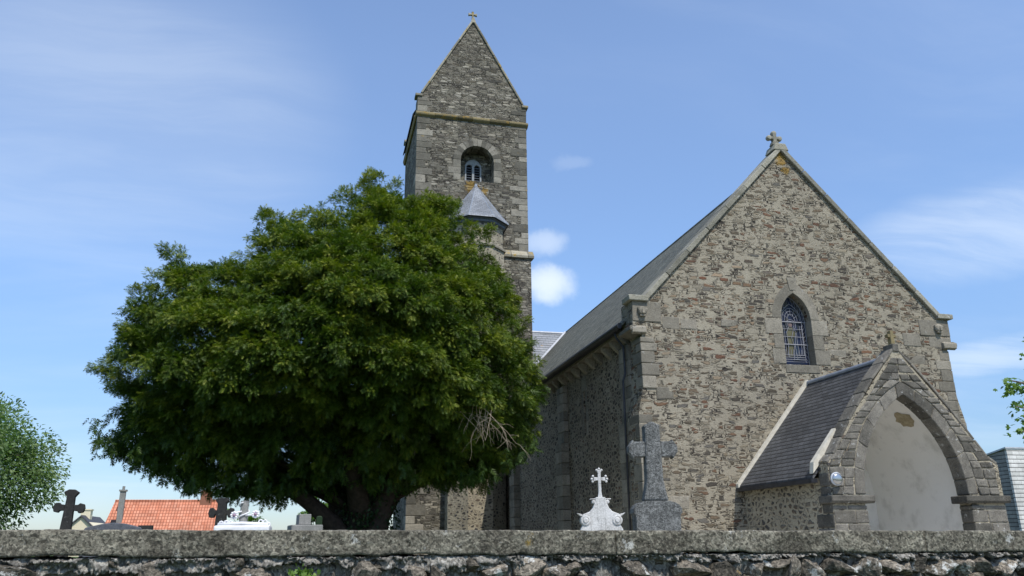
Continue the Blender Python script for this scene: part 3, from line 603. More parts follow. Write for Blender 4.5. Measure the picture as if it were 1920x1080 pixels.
# face blocks of the porch front: irregular ashlar over the whole front
bl = MB()
def in_front(x, z):
    if z < 3.0: lim = 2.10
    else:
        lim = 2.0-(z-3.12)/(5.5-3.12)*1.98 if z > 3.12 else 2.05
    return lim
outr = pointed(0, 1.29+.25, 2.35, 4.81, 16)
voussoirs(bl, pin, outr, PY-.022, PY+.35, 3, .008)
def outer_at(z):      # half width of the outer edge of the arch ring at height z
    best = 0.
    for (xa, za), (xb, zb) in zip(outr[:17], outr[1:17]):
        if za <= z <= zb: f_ = (z-za)/(zb-za+1e-9); return -(xa+(xb-xa)*f_)
    return 1.55 if z < 2.35 else 0.
z = 2.34
while z < 5.42:
    h_ = random.uniform(.13, .24); zm = z+h_
    xo = min(in_front(0, zm), in_front(0, z)); xi = max(outer_at(z), 0)+.012 if z < 4.9 else 0
    xi0 = xi; xi1 = max(outer_at(zm), 0)+.012 if zm < 4.9 else 0
    sgn = (-1, 1)
    for s_ in sgn:
        x = 0. ; W_ = xo-min(xi0, xi1)
        if W_ < .08: continue
        nb = max(1, round(W_/.25)); cuts = sorted([0, 1]+[(k+random.uniform(-.2, .2))/nb for k in range(1, nb)])
        for a, b in zip(cuts[:-1], cuts[1:]):
            lo0 = xi0+(in_front(0, z)-xi0)*a; hi0 = xi0+(in_front(0, z)-xi0)*b; lo1 = xi1+(in_front(0, zm)-xi1)*a; hi1 = xi1+(in_front(0, zm)-xi1)*b
            if hi1 < lo1: hi1 = lo1
            g_ = .008; bl.prism([(s_*(lo0+g_), z+g_), (s_*(hi0-g_), z+g_), (s_*(max(hi1-g_, lo1+g_)), zm-g_), (s_*(lo1+g_), zm-g_)], PY-.012-random.uniform(0, .03), PY+.3, j=.016)
    z = zm
z = 0.
while z < 2.12:
    h_ = min(random.uniform(.26, .34), 2.13-z)
    for s_, xo in ((-1, 2.12), (1, 2.2)):
        cut = random.uniform(1.6, 1.85)
        for a, b in ((1.30, cut), (cut, xo)): 
            xa, xb = sorted((s_*a, s_*b)); bl.box(xa+.006, xb-.006, PY-.012-random.uniform(0, .012), PY+.35, z+.006, z+h_-.006, .005)
    z += h_
for z in np.arange(0, 2.7, .28): bl.box(-2.14, -2.0, PY+.002, PY+random.choice((.35, .6)), z+.006, z+.272, .004)
bl.build('porch_ashlar', 'pgranite', PO, bevel=.024)
for s_, xa, xb in ((-1, -2.2, -1.16), (1, 1.12, 2.28)):
    im = MB(); im.prism([(PY-.08, 2.17), (PY-.12, 2.22), (PY-.12, 2.33), (PY+.36, 2.33), (PY+.36, 2.17)], xa, xb, side); im.build('impost', 'pgranite', PO, bevel=.02)
# interior vault
vi = pointed(0, 1.60, 2.3, 4.78, 18); vo_ = pointed(0, 1.68, 2.3, 4.88, 18)
va = MB(); ring = [(-1.60, 0)] + vi + [(1.60, 0)]; ro_ = [(-1.68, 0)] + vo_ + [(1.68, 0)]
for i in range(len(ring)-1): va.prism([ring[i], ring[i+1], ro_[i+1], ro_[i]], PY+.361, -.04, tint=.5)
va.prism(ring, -.06, -.01, tint=.5)
va.build('plaster_vault', 'plaster', PO)
# bare patches in the vault plaster (a shallow plate following the surface)
def vaultpt(s, y):   # s: 0..1 from right springing to apex
    n_ = len(vi)//2; rr = list(reversed(vi))[:n_+1]; f_ = s*n_; i = min(n_-1, int(f_)); f_ -= i
    a, b = rr[i], rr[i+1]; return (a[0]+(b[0]-a[0])*f_-.008, y, a[1]+(b[1]-a[1])*f_-.008)
for (s0, y0_, ds, dy, nn) in ((.65, -2.45, .07, .26, 9), (.86, -2.2, .03, .12, 6), (.80, -1.75, .03, .07, 6)):
    pt = MB(); vsx = [vaultpt(s0, y0_)]
    for k in range(16):
        a = 2*math.pi*k/16; r_ = random.uniform(.75, 1.2); vsx.append(vaultpt(min(.99, s0+ds*r_*math.sin(a)), y0_+dy*r_*math.cos(a)))
    pt.add(vsx, [(0, 1+k, 1+(k+1) % 16) for k in range(16)], .5); pt.build('bare_patch', 'barepatch', PO)
# porch roof, gutters, coping
pr_ = MB(); pz, pe = 5.40, 2.74
pr_.prism([(-2.30, pe), (0, pz), (2.38, pe), (2.38, pe-.07), (0, pz-.12), (-2.30, pe-.07)], PY+.32, -.01)
PR = pr_.build('porch_roof', 'pslate', PO)
x_ = MB(); x_.box(-2.36, -2.2, PY+.30, -.02, pe-.13, pe-.045); x_.build('porch_gutter', 'gutter', PR if False else PO)
x_ = MB(); x_.tube([(0, PY+.36, pz+.03), (0, -.02, pz+.03)], .055, 8); x_.build('ridge_capping', 'dlead', PO)
fl = MB()
fl.prism([(-2.34, pe-.06), (-2.34, pe+.05), (0, pz+.12), (0, pz)], -.12, -.005); fl.build('mortar_fillet', 'plaster_line', PO); fl = MB()
fl.prism([(-2.30, pe+.06), (-2.26, pe+.30), (-1.62, 3.78), (-1.55, 3.62)], PY+.28, PY+.42)
fl.build('mortar_fillet', 'plaster_line', PO)
pc = MB()
pts = [(-2.16, 3.03), (-1.98, 3.2), (-1.48, 3.93), (-.75, 4.86), (-.04, 5.62)]
for a, b in zip(pts[:-1], pts[1:]): slabs(pc, a, b, PY-.012, PY+.38, .06, .42)
pts = [(.04, 5.62), (.75, 4.86), (1.46, 3.93), (1.98, 3.2), (2.2, 3.05)]
for a, b in zip(pts[:-1], pts[1:]): slabs(pc, a, b, PY-.012, PY+.38, .06, .42)
pc.box(-.08, .08, PY-.03, PY+.3, 5.50, 5.68, .01)
pc.build('porch_coping', 'pgranite', PO, bevel=.02)
pc = MB(); pc.prism([(-.05, 5.68), (.05, 5.68), (.04, 6.0), (-.04, 6.0)], PY+.02, PY+.14, tint=.9); pc.box(-.11, .11, PY+.03, PY+.13, 5.84, 5.92); pc.build('finial_cross', 'string', PO, bevel=.01)

# round floodlight on the porch (hung on the building)
lp = MB(); lc = (-2.03, PY-.06, 2.66)
lp.lathe([(.001, .0), (.10, .0), (.135, .03), (.14, .06), (.125, .075)], lc, 28, axis='Y'); lp.tube([(lc[0], PY+.02, lc[2]), (lc[0], PY-.08, lc[2])], .05, 10)
LP = lp.build('wall_lamp', MAT['lead'], None, True); tag(LP, 'round silver bulkhead lamp fixed beside the porch arch', 'lamp')
m, t_, b_2 = newmat('ribbed lamp glass'); b_2.inputs['Base Color'].default_value = (.45, .45, .44, 1); b_2.inputs['Roughness'].default_value = .22; b_2.inputs['Metallic'].default_value = .85; MAT['lampglass'] = m
lp = MB(); lp.lathe([(.122, .06), (.115, .095), (.08, .115), (.03, .122), (.001, .123)], lc, 28, axis='Y'); lp.build('lamp_glass', 'lampglass', LP, True)

# ================================================================== BOUNDARY WALL
WY = -14.14
def wtop(x): return 1.577-(x+14.12)*.0085
BWL = empty('boundary_wall', (-11.5, WY+.2, 0), 'low rubble stone churchyard wall with a flat weathered coping in front', 'wall')
bk = MB(); bk.box(-24, 3, WY+.07, WY+.42, 0, 1.40, tint=.5); bk.build('wall_core', 'bank', BWL)
def rough_box(mb, x0, x1, y0, y1, z0f, z1f, nx, amp, sc, tint):
    """long slab with a rough front, top and bottom; z0f/z1f give the heights at x"""
    prof = [(1, 0), (.5, 0), (.05, 0), (.006, .02), (0, .10), (0, .22), (0, .34), (0, .46), (0, .58), (0, .70), (0, .82), (0, .93), (.006, .985), (.03, 1), (.3, 1), (.7, 1), (1, 1)]
    vs = []
    for i in range(nx+1):
        x = x0+(x1-x0)*i/nx
        for (a, b) in prof:
            y = y0+(y1-y0)*a; z = z0f(x)+(z1f(x)-z0f(x))*b
            nz = mn.noise(Vector((x*sc, y*sc, z*sc)))+.5*mn.noise(Vector((x*sc*3, y*sc*3, z*sc*3)))+.4*mn.noise(Vector((x*sc*7, y*sc*7, z*sc*7)))
            e = amp*nz; vs.append((x+.3*e*mn.noise(Vector((x*sc, 9, z*sc))), y+e*(1 if a < .5 else 0), z+e*.45))
    k = len(prof); fs = [(i*k+j, i*k+j+1, (i+1)*k+j+1, (i+1)*k+j) for i in range(nx) for j in range(k-1)]
    fs += [tuple(range(k)), tuple(range(nx*k+k-1, nx*k-1, -1))]
    mb.add(vs, fs, tint)
cpm = MB(); xs = [-24, -19.2, -14.95, -10.95, -8.87, -4, 3]
for a, b in zip(xs[:-1], xs[1:]):
    rough_box(cpm, a+.004, b-.004, WY, WY+.48, lambda x: wtop(x)-.130+.014*mn.noise(Vector((x*1.7, 0, 3)))+.010*mn.noise(Vector((x*9, 0, 3))), lambda x: wtop(x), int((b-a)/.014), .012, 6., random.uniform(.3, .7))
cpm.build('coping_slab', 'wallcap', BWL, True, recalc=True)
mt = MB(); rough_box(mt, -16, -6.4, WY+.014, WY+.3, lambda x: wtop(x)-.172-.06*max(-.4, mn.noise(Vector((x*1.3, 0, 0)))+(-11.-x)*.22), lambda x: wtop(x)-.132, 1900, .045, 17., .5)
mt.build('mortar_bed', 'mortar', BWL, True)
ico = bmesh.new(); bmesh.ops.create_icosphere(ico, subdivisions=4, radius=1.); ico.verts.ensure_lookup_table()
IV = np.array([v.co[:] for v in ico.verts]); IF = [[v.index for v in f.verts] for f in ico.faces]; ico.free()
ico = bmesh.new(); bmesh.ops.create_icosphere(ico, subdivisions=2, radius=1.); ico.verts.ensure_lookup_table()
IV2 = np.array([v.co[:] for v in ico.verts]); IF2 = [[v.index for v in f.verts] for f in ico.faces]; ico.free()
def rock(mb, c, s, seed, hi=True):
    V, F = (IV, IF) if hi else (IV2, IF2)
    p = np.sign(V)*np.abs(V)**.5; a = random.uniform(-.22, .22); ca, sa = math.cos(a), math.sin(a); sk = random.uniform(-.3, .3); tp_ = random.uniform(-.3, .3)
    # chop with random planes so that the faces are angular
    for _ in range(9):
        nrm = rng.normal(size=3); nrm[1] = -abs(nrm[1])*.8; nrm /= np.linalg.norm(nrm); dd = random.uniform(.6, .95)
        k = p@nrm; ov = np.maximum(0, k-dd); p = p-ov[:, None]*nrm*.93
    out = []
    for x, y, z in p:
        x2 = x*(1+tp_*z)+sk*z*.3; e = .075*mn.noise(Vector((x*1.5+seed, y*1.5, z*1.5)))+.05*mn.noise(Vector((x*4+seed, y*4, z*4)))+.028*mn.noise(Vector((x*11+seed, y*11, z*11)))
        X = x2*s[0]*(1+e); Z = z*s[2]*(1+e*1.4); Y = y*s[1]*(1+e*1.2); out.append((c[0]+X*ca-Z*sa, c[1]+Y, c[2]+X*sa+Z*ca))
    mb.add(out, F)
mt = MB(); rough_box(mt, -16, -6.4, WY+.062, WY+.3, lambda x: .7, lambda x: 1.40, 900, .05, 13., .5); mt.build('pointing', 'mortar', BWL, True)
rk = MB(); sd = 0
z = 1.40; row = 0
while z > .9:
    h_ = [.115, .12, .14, .14, .15][row % 5]; x = -15.6+random.random()*.1
    while x < -6.6:
        big_ = random.random(); l_ = random.uniform(.09, .17) if big_ < .5 else random.uniform(.16, .27); hh = h_*random.uniform(.72, 1.25); sd += 3.1
        zt = z-.010*(x+12)-hh/2+random.uniform(-.02, .02)
        mini = row == 0 and -14.2 < x < -10.0 and random.random() < .45
        if not mini: rock(rk, (x+l_/2, WY+.060+random.uniform(-.018, .018), zt), (l_/2*1.12, .10, hh/2*1.22), sd)
        if random.random() < .55: sd += 1; rock(rk, (x+l_, WY+.04, zt+random.choice((-1, 1))*hh*.42), (.036, .045, .026), sd, False)
        x += l_*.93
    z -= h_+.004; row += 1
rk.build('rubble_stone', 'rock', BWL, False, recalc=False)

# ================================================================== LEAVES
def leaves(name, mat, parent, P, D, Nn, L, Wd, T, spread=(0., .6, -.6), curl=.25):
    """each sprig = several slender blades fanned in the plane (D, D x N)"""
    P = np.asarray(P); n = len(P); D = D/np.linalg.norm(D, axis=1, keepdims=True)
    Sd = np.cross(D, Nn); Sd /= (np.linalg.norm(Sd, axis=1, keepdims=True)+1e-9); Up = np.cross(Sd, D)
    allv = []; tin = []
    for k, a in enumerate(spread):
        d = D*math.cos(a)+Sd*math.sin(a); s_ = np.cross(d, Up); ln = L*(1. if a == 0 else .72)
        base = P + D*(L*(.0 if a == 0 else .22))[:, None]
        v0 = base; v1 = base+d*(ln*.45)[:, None]+s_*(Wd/2)[:, None]+Up*(curl*ln*.10)[:, None]; v3 = base+d*(ln*.45)[:, None]-s_*(Wd/2)[:, None]+Up*(curl*ln*.10)[:, None]
        v2 = base+d*ln[:, None]-Up*(curl*ln*.3)[:, None]
        allv.append(np.stack([v0, v1, v2, v3], 1)); tin.append(T)
    V = np.concatenate(allv).reshape(-1, 3); T = np.concatenate(tin); nf = len(V)//4
    me = bpy.data.meshes.new(name); me.vertices.add(len(V)); me.vertices.foreach_set('co', V.astype(np.float32).ravel())
    me.loops.add(nf*4); me.loops.foreach_set('vertex_index', np.arange(nf*4, dtype=np.int32))
    me.polygons.add(nf); me.polygons.foreach_set('loop_start', np.arange(0, nf*4, 4, dtype=np.int32)); me.polygons.foreach_set('loop_total', np.full(nf, 4, dtype=np.int32))
    me.update(calc_edges=True); a = me.attributes.new('tint', 'FLOAT', 'FACE'); a.data.foreach_set('value', np.clip(T, 0, 1).astype(np.float32))
    me.materials.append(MAT[mat]); o = bpy.data.objects.new(name, me); C.objects.link(o)
    if parent: o.parent = parent; o.matrix_parent_inverse = parent.matrix_world.inverted()
    return o
def sprays(name, mat, parent, P, D, Nn, L, T, pairs=3, bl=.46, bw=.12):
    """feathery shoots: a central leader with pairs of short needles fans, all triangles"""
    D = D/np.linalg.norm(D, axis=1, keepdims=True); Sd = np.cross(D, Nn); Sd /= (np.linalg.norm(Sd, axis=1, keepdims=True)+1e-9); Up = np.cross(Sd, D)
    Vs, Ts = [], []
    for k in range(pairs*2+1):
        if k == pairs*2: f_, a, ln = .62, 0., bl*1.15
        else: f_, a, ln = .08+.62*(k//2)/(pairs-1), (.80-.10*(k//2))*(1 if k % 2 else -1), bl*(1.1-.12*(k//2))
        d = D*math.cos(a)+Sd*math.sin(a)-Up*(.10+.25*f_); b0 = P+(D*f_-Up*(.22*f_*f_))*L[:, None]; w_ = np.cross(d, Up); ll = (L*ln)[:, None]; hw = (L*bw)[:, None]
        Vs.append(np.stack([b0+w_*hw*.6, b0-w_*hw*.6, b0+d*ll], 1)); Ts.append(T+.05*f_)
    V = np.concatenate(Vs).reshape(-1, 3); T_ = np.concatenate(Ts); nf = len(V)//3
    me = bpy.data.meshes.new(name); me.vertices.add(len(V)); me.vertices.foreach_set('co', V.astype(np.float32).ravel())
    me.loops.add(nf*3); me.loops.foreach_set('vertex_index', np.arange(nf*3, dtype=np.int32))
    me.polygons.add(nf); me.polygons.foreach_set('loop_start', np.arange(0, nf*3, 3, dtype=np.int32)); me.polygons.foreach_set('loop_total', np.full(nf, 3, dtype=np.int32))
    me.update(calc_edges=True); a = me.attributes.new('tint', 'FLOAT', 'FACE'); a.data.foreach_set('value', np.clip(T_, 0, 1).astype(np.float32))
    me.materials.append(MAT[mat]); o = bpy.data.objects.new(name, me); C.objects.link(o)
    if parent: o.parent = parent; o.matrix_parent_inverse = parent.matrix_world.inverted()
    return o
def unit(v): return v/(np.linalg.norm(v, axis=-1, keepdims=True)+1e-9)

# ---- the yew
YEW = [(-18.71, 6.08), (-18.31, 6.59), (-17.96, 7.36), (-17.91, 8.29), (-17.27, 8.73), (-17.11, 9.63), (-16.61, 9.26), (-15.89, 9.31), (-15.32, 9.55), (-14.64, 10.33), (-14.31, 10.96), (-13.61, 11.02), (-13.16, 11.33), (-12.39, 11.94), (-11.6, 12.38), (-10.84, 12.27), (-10.33, 11.86), (-9.4, 12.04), (-8.67, 11.74), (-8.87, 11.08), (-7.92, 10.98), (-7.57, 10.55), (-8.01, 10.07), (-7.4, 9.76), (-6.89, 9.08), (-6.98, 8.38), (-6.56, 7.88), (-6.49, 7.04), (-6.13, 6.38), (-6.27, 5.56), (-6.32, 4.75), (-6.79, 3.96), (-7.12, 3.49), (-7.99, 3.1), (-8.77, 2.95), (-9.69, 3.0), (-10.36, 2.95), (-11.01, 2.75), (-11.9, 3.05), (-12.6, 2.85), (-13.44, 2.66), (-14.29, 2.75), (-15.24, 2.65), (-16.07, 2.92), (-16.77, 3.26), (-17.45, 3.53), (-17.8, 3.7), (-17.75, 4.1), (-17.95, 4.78), (-18.05, 5.35)]
TY = 4.5; YT = empty('yew_tree', (-11.4, TY, 0), 'huge old spreading yew with dark green foliage beside the church', 'tree')
pg = np.array(YEW); A0 = pg; B0 = np.roll(pg, -1, 0)
def inside(p):
    x, z = p[:, 0], p[:, 1]; c = np.zeros(len(p), bool)
    for (xa, za), (xb, zb) in zip(A0, B0):
        k = ((za > z) != (zb > z)) & (x < (xb-xa)*(z-za)/(zb-za+1e-12)+xa); c ^= k
    return c
def edged(p):
    d = np.full(len(p), 1e9)
    for a, b in zip(A0, B0):
        ab = b-a; tt_ = np.clip(((p-a)@ab)/(ab@ab), 0, 1); d = np.minimum(d, np.linalg.norm(p-(a+tt_[:, None]*ab), axis=1))
    return d
ctr = np.array([-12., TY, 6.3])
def hullpts(n, lo, hi, side=None):
    out = []
    while len(out) < n:
        p = np.stack([rng.uniform(-18.8, -6, 4000), rng.uniform(2.3, 12.5, 4000)], 1); p = p[inside(p)]; d = edged(p)
        ok = d > .34; p = p[ok]; d = d[ok]
        h = 5.4*np.sqrt(np.clip(1-(1-np.minimum(d, 4.2)/4.2)**2, 0, 1)); h = h*np.interp(p[:, 1], [2.4, 4, 6, 8, 10, 12.4], [.30, .55, .90, 1.06, .92, .65])
        wgt = (1+h)/6.5; kk = rng.random(len(p)) < wgt; p = p[kk]; h = h[kk]
        s_ = np.where(rng.random(len(p)) < .62, -1, 1) if side is None else side
        y = TY + s_*h*rng.uniform(lo, hi, len(p)); q = 1-(1-(y-CAM.y)/(TY-CAM.y))*.94    # the near side of the crown is a little lower and narrower
        out += list(np.stack([CAM.x+(p[:, 0]-CAM.x)*q, y, CAM.z+(p[:, 1]-CAM.z)*q], 1))
    return np.array(out[:n])
def tufts(cs, nper, Lt, size, tb, up_=.0):
    """tufts of parallel, slightly drooping shoots round a short branch end"""
    n = len(cs); o = cs-ctr; o[:, 2] *= .8; o = unit(o); o = unit(o+rng.normal(0, .75, (n, 3))+[0, 0, up_+.15]); Lc = Lt*rng.uniform(.6, 1.4, n)
    k = np.repeat(np.arange(n), np.maximum(8, (nper*(Lc/Lt)**1.6*rng.uniform(.7, 1.3, n)).astype(int))); m_ = len(k)
    ax = o[k]; f_ = rng.random(m_)**.8; rn = rng.normal(0, 1, (m_, 3)); rn -= ax*(rn*ax).sum(1)[:, None]; rn = unit(rn); rr = (rng.random(m_)**.6)*(.46-.26*f_)
    rn[:, 2] *= .75; rise = rn[:, 2]*.5+.5
    P = cs[k]+(ax*(f_-.35)[:, None]+rn*rr[:, None])*Lc[k][:, None]; P[:, 2] -= .20*f_*f_*Lc[k]*rng.uniform(.5, 1.5, m_)
    D = unit(ax*.8+rn*(.55+.5*rr[:, None])+rng.normal(0, .42, (m_, 3))-np.stack([0*f_, 0*f_, .05+.30*f_], 1)); N_ = unit(np.array([0, 0, 1.])+rng.normal(0, .55, (m_, 3))+ax*.3)
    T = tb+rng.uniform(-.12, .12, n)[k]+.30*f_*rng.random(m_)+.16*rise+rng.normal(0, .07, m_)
    return P, D, N_, T, size*rng.uniform(.7, 1.3, m_)
def hollow(c):      # bough relief: pulls parts of the surface in towards the trunk
    w_ = np.array([mn.noise(Vector(q_)*.52+Vector((3, 1, 7)))+.55*mn.noise(Vector(q_)*1.15) for q_ in c])
    return ctr+(c-ctr)*(1-.30*np.clip(-w_-.02, 0, .6)*np.clip((np.linalg.norm(c-ctr, axis=1)-1)/3, 0, 1))[:, None], w_
A_s, w1 = hollow(hullpts(2300, .90, 1.0)); A_s = A_s[w1 > -.55]
B_s = hullpts(560, .30, .85); low = hullpts(1500, .0, .7); low = low[low[:, 2] < 5.4][:420]
ol = []
for a, b in zip(A0, B0):
    L_ = np.linalg.norm(b-a); n_ = max(1, int(L_/.14))
    for k in range(n_):
        p = a+(b-a)*(k+.5)/n_; inn = np.array([-12., 6.5])-p; inn = inn/np.linalg.norm(inn); p = p+inn*(rng.uniform(.15, .65) if p[1] > 3.8 else rng.uniform(.30, .8)); ol.append((p[0], TY+rng.uniform(-1., 1.), p[1]))
for L_ in ([(-9.9, 11.55), (-9.55, 11.7), (-9.2, 11.75), (-8.85, 11.65)], [(-9.3, 10.4), (-8.95, 10.6), (-8.6, 10.75), (-8.3, 10.8), (-8.0, 10.7)], [(-8.3, 9.6), (-8.0, 9.75), (-7.75, 9.8)], [(-7.2, 8.3), (-7.05, 8.45)], [(-6.9, 7.0), (-6.7, 7.1)], [(-6.7, 6.3), (-6.45, 6.4)], [(-6.8, 5.5), (-6.55, 5.5)], [(-6.9, 4.7), (-6.7, 4.7)], [(-17.0, 9.2), (-17.08, 9.4)], [(-14.4, 10.7), (-14.45, 10.9)], [(-11.7, 12.1), (-11.6, 12.25)], [(-18.2, 6.05), (-18.4, 6.1)]):
    for p in L_: ol += [(p[0], TY+rng.uniform(-.7, .1), p[1]), (p[0], TY+rng.uniform(-.5, .5), p[1])]
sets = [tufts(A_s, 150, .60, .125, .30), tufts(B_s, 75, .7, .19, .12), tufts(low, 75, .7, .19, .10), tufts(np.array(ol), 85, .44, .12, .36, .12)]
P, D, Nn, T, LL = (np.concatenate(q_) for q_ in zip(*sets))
T = T + .10*np.clip((P[:, 2]-7)/4, -1, 1) + .05*np.sin(P[:, 0]*1.7+P[:, 2]*2.3)  # light put into the tint: lighter top, darker inner and low tufts
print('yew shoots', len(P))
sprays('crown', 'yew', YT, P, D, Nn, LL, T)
# hanging fringe under the crown
fr = []
for a, b in zip(A0[31:47], B0[31:47]):
    for k in range(26): p = a+(b-a)*rng.random(); fr.append((p[0], TY+rng.normal(0, 1.6), p[1]+rng.uniform(.25, .6)))
fr = np.array(fr); FP, FD = [], []
for c in fr:
    n = 12; tt_ = rng.random(n); l_ = rng.uniform(.2, .5); dr = unit(np.array([rng.normal(0, .35), rng.normal(0, .35), -1.])); FP.append(c+dr*(tt_*l_)[:, None]+rng.normal(0, .03, (n, 3))); FD.append(unit(dr+rng.normal(0, .45, (n, 3))))
FP = np.concatenate(FP); FD = np.concatenate(FD); LF = rng.uniform(.09, .17, len(FP))
sprays('hanging_twigs', 'yew', YT, FP, FD, unit(rng.normal(0, 1, (len(FP), 3))), LF*1.3, rng.uniform(.05, .3, len(FP)))
def limb(mb, pts, r0, r1, seed=0, n=10, sub=5, wob=.06):
    P_ = [Vector(p) for p in pts]; out = []; rad = []
    N_ = (len(P_)-1)*sub
    for i in range(N_+1):
        f_ = i/N_*(len(P_)-1); k = min(len(P_)-2, int(f_)); u_ = f_-k
        p0, p1, p2, p3 = P_[max(0, k-1)], P_[k], P_[k+1], P_[min(len(P_)-1, k+2)]
        q = .5*((2*p1)+(p2-p0)*u_+(2*p0-5*p1+4*p2-p3)*u_*u_+(3*p1-p0-3*p2+p3)*u_**3)
        w_ = wob*(r0+.05)*3; q = q+Vector((mn.noise(Vector((i*.6, seed, 0))), mn.noise(Vector((i*.6, seed, 5))), 0))*w_
        out.append(q); rad.append(r0+(r1-r0)*(i/N_))
    mb.tube(out, rad, n)
tk = MB()
limb(tk, [(-11.4, TY, -.1), (-11.35, TY, 1.2), (-11.3, TY, 2.4), (-11.3, TY+.1, 4.5), (-11.4, TY, 7.5), (-11.2, TY, 10.5)], .62, .12, 1, 14)
limb(tk, [(-11.1, TY-.2, -.1), (-11.0, TY-.25, 1.5), (-10.7, TY-.3, 2.8), (-10., TY-.5, 4.6), (-9., TY-.8, 6.5)], .42, .12, 2, 12)
limb(tk, [(-11.5, TY-.1, .4), (-11.85, TY-.3, 1.6), (-12.35, TY-.4, 2.2), (-13.1, TY-.5, 2.75), (-14.1, TY-.6, 3.3), (-15.5, TY-.7, 3.9), (-17, TY-.5, 5.)], .30, .06, 3, 10)
limb(tk, [(-11.7, TY, 1.2), (-12.1, TY+.6, 3.2), (-13.2, TY+.8, 5.5), (-14.6, TY+.8, 8.)], .40, .08, 4)
limb(tk, [(-11.3, TY, 2.), (-11.8, TY-1.6, 4.), (-12.2, TY-3., 6.0)], .35, .07, 5)
limb(tk, [(-11.1, TY, 1.6), (-10, TY+1.4, 3.4), (-8.6, TY+1.8, 5.0)], .33, .07, 6)
for k in range(40):
    a = rng.uniform(0, 2*math.pi); r_ = rng.uniform(2, 5.0); z = rng.uniform(3.5, 9); e = Vector((-12+r_*math.cos(a), TY+.8*r_*math.sin(a), z)); s0 = Vector((-11.4, TY, z*.55))
    limb(tk, [s0, s0.lerp(e, .5)+Vector((0, 0, .3)), e], .10, .02, k+9, 6, 4)
tk.build('trunk', 'bark', YT, True)
# ivy on the trunk: dark leaves hugging it
n = 5200; a = rng.uniform(0, 2*math.pi, n); z = rng.uniform(0, 3.4, n); r_ = .68-.10*z/3; 
P = np.stack([-11.3+r_*np.cos(a)+.3*(rng.random(n) < .3), TY+r_*.9*np.sin(a), z], 1)+rng.normal(0, .05, (n, 3)); D = np.stack([np.cos(a), np.sin(a), -np.ones(n)*1.], 1)+rng.normal(0, .4, (n, 3)); LF = rng.uniform(.07, .13, n)
leaves('trunk_ivy', 'darkbush', YT, P, D, np.stack([np.cos(a), np.sin(a), np.zeros(n)], 1)+rng.normal(0, .3, (n, 3)), LF, LF*.7, rng.random(n), (0.,))
# dead pale twigs
dw = MB()
def twig(p, d, L_, r_, depth):
    pts = [p]; raw = pts; dd = d.copy(); n_ = 5
    for i in range(n_):
        dd = (dd+Vector(rng.normal(0, .16, 3))+Vector((0, 0, -.03*(4-depth)))).normalized(); pts.append(pts[-1]+dd*L_/n_)
    pts = [Vector((-12.65+(p_.x+12.65)*1.09, p_.y+1.9, 1.5+(p_.z-1.5)*1.09)) for p_ in pts] if True else pts
    dw.tube(pts, [r_*.62*(1-.6*i/n_) for i in range(n_+1)], 5, .5, False)
    if depth > 0:
        for k in range(4 if depth > 1 else 3):
            i = rng.integers(1, n_+1); q = dd+Vector(rng.normal(0, .65, 3))*Vector((1, .45, 1)); twig(raw[i], q.normalized(), L_*rng.uniform(.4, .68), r_*.55, depth-1)
fy = -1.35
twig(Vector((-9.95, fy+.3, 4.62)), Vector((.9, -.1, .38)).normalized(), 1.3, .030, 3)
twig(Vector((-9.7, fy+.2, 4.3)), Vector((1, -.1, .2)).normalized(), 1.0, .022, 2)
for k in range(7): twig(Vector((-9.25+.07*k, fy+.1, 4.45-.02*k)), Vector((rng.uniform(-.35, .45), -.1, -1)).normalized(), rng.uniform(.5, .9), .012, 1)
twig(Vector((-9.1, fy+.1, 4.5)), Vector((.6, -.1, -.8)).normalized(), .9, .020, 2)
dw.build('dead_branches', 'deadwood', YT, recalc=False)

# ================================================================== GRAVES
def outline_obj(name, pts, d, mat, parent, bevel=.01, y=0., mirror=True, smooth=False):
    mb = MB(); full = pts + [(-x, z) for x, z in reversed(pts) if abs(x) > 1e-6] if mirror else pts
    mb.prism(full, y-d/2, y+d/2, tint=.5); return mb.build(name, mat, parent, smooth, bevel)
def at(o, x, y, rz): 
    o.location = (x, y, 0); o.rotation_euler = (0, 0, rz)
def grave(name, x, y, rz, label, cat, group=None): e = empty(name, (0, 0, 0), label, cat, group); return e
# big granite cross
G = grave('granite_cross', 0, 0, 0, 'tall speckled grey granite cross on a shouldered block before the gable', 'grave cross')
outline_obj('pedestal', [(.29, 0), (.29, .9), (.275, 1.0), (.275, 1.76), (.285, 1.79), (.305, 1.81), (.30, 1.86), (.27, 1.905), (.22, 1.935), (.17, 1.945), (.165, 1.952), (0, 1.952)], .30, 'ggrave', G, .02)
outline_obj('shaft', [(.16, 1.953), (.15, 2.0), (.13, 2.08), (.108, 2.2), (.099, 2.86), (.115, 2.89), (.0, 2.95)], .20, 'ggrave', G, .03)
for s_ in (-1, 1): mb = MB(); mb.prism([(s_*.100, 2.50), (s_*.24, 2.50), (s_*.25, 2.47), (s_*.315, 2.56), (s_*.315, 2.63), (s_*.25, 2.72), (s_*.24, 2.69), (s_*.100, 2.69)], -.08, .08, tint=.5); mb.build('arm', 'ggrave', G, bevel=.025)
at(G, -8.46, -9.0, R(-12))
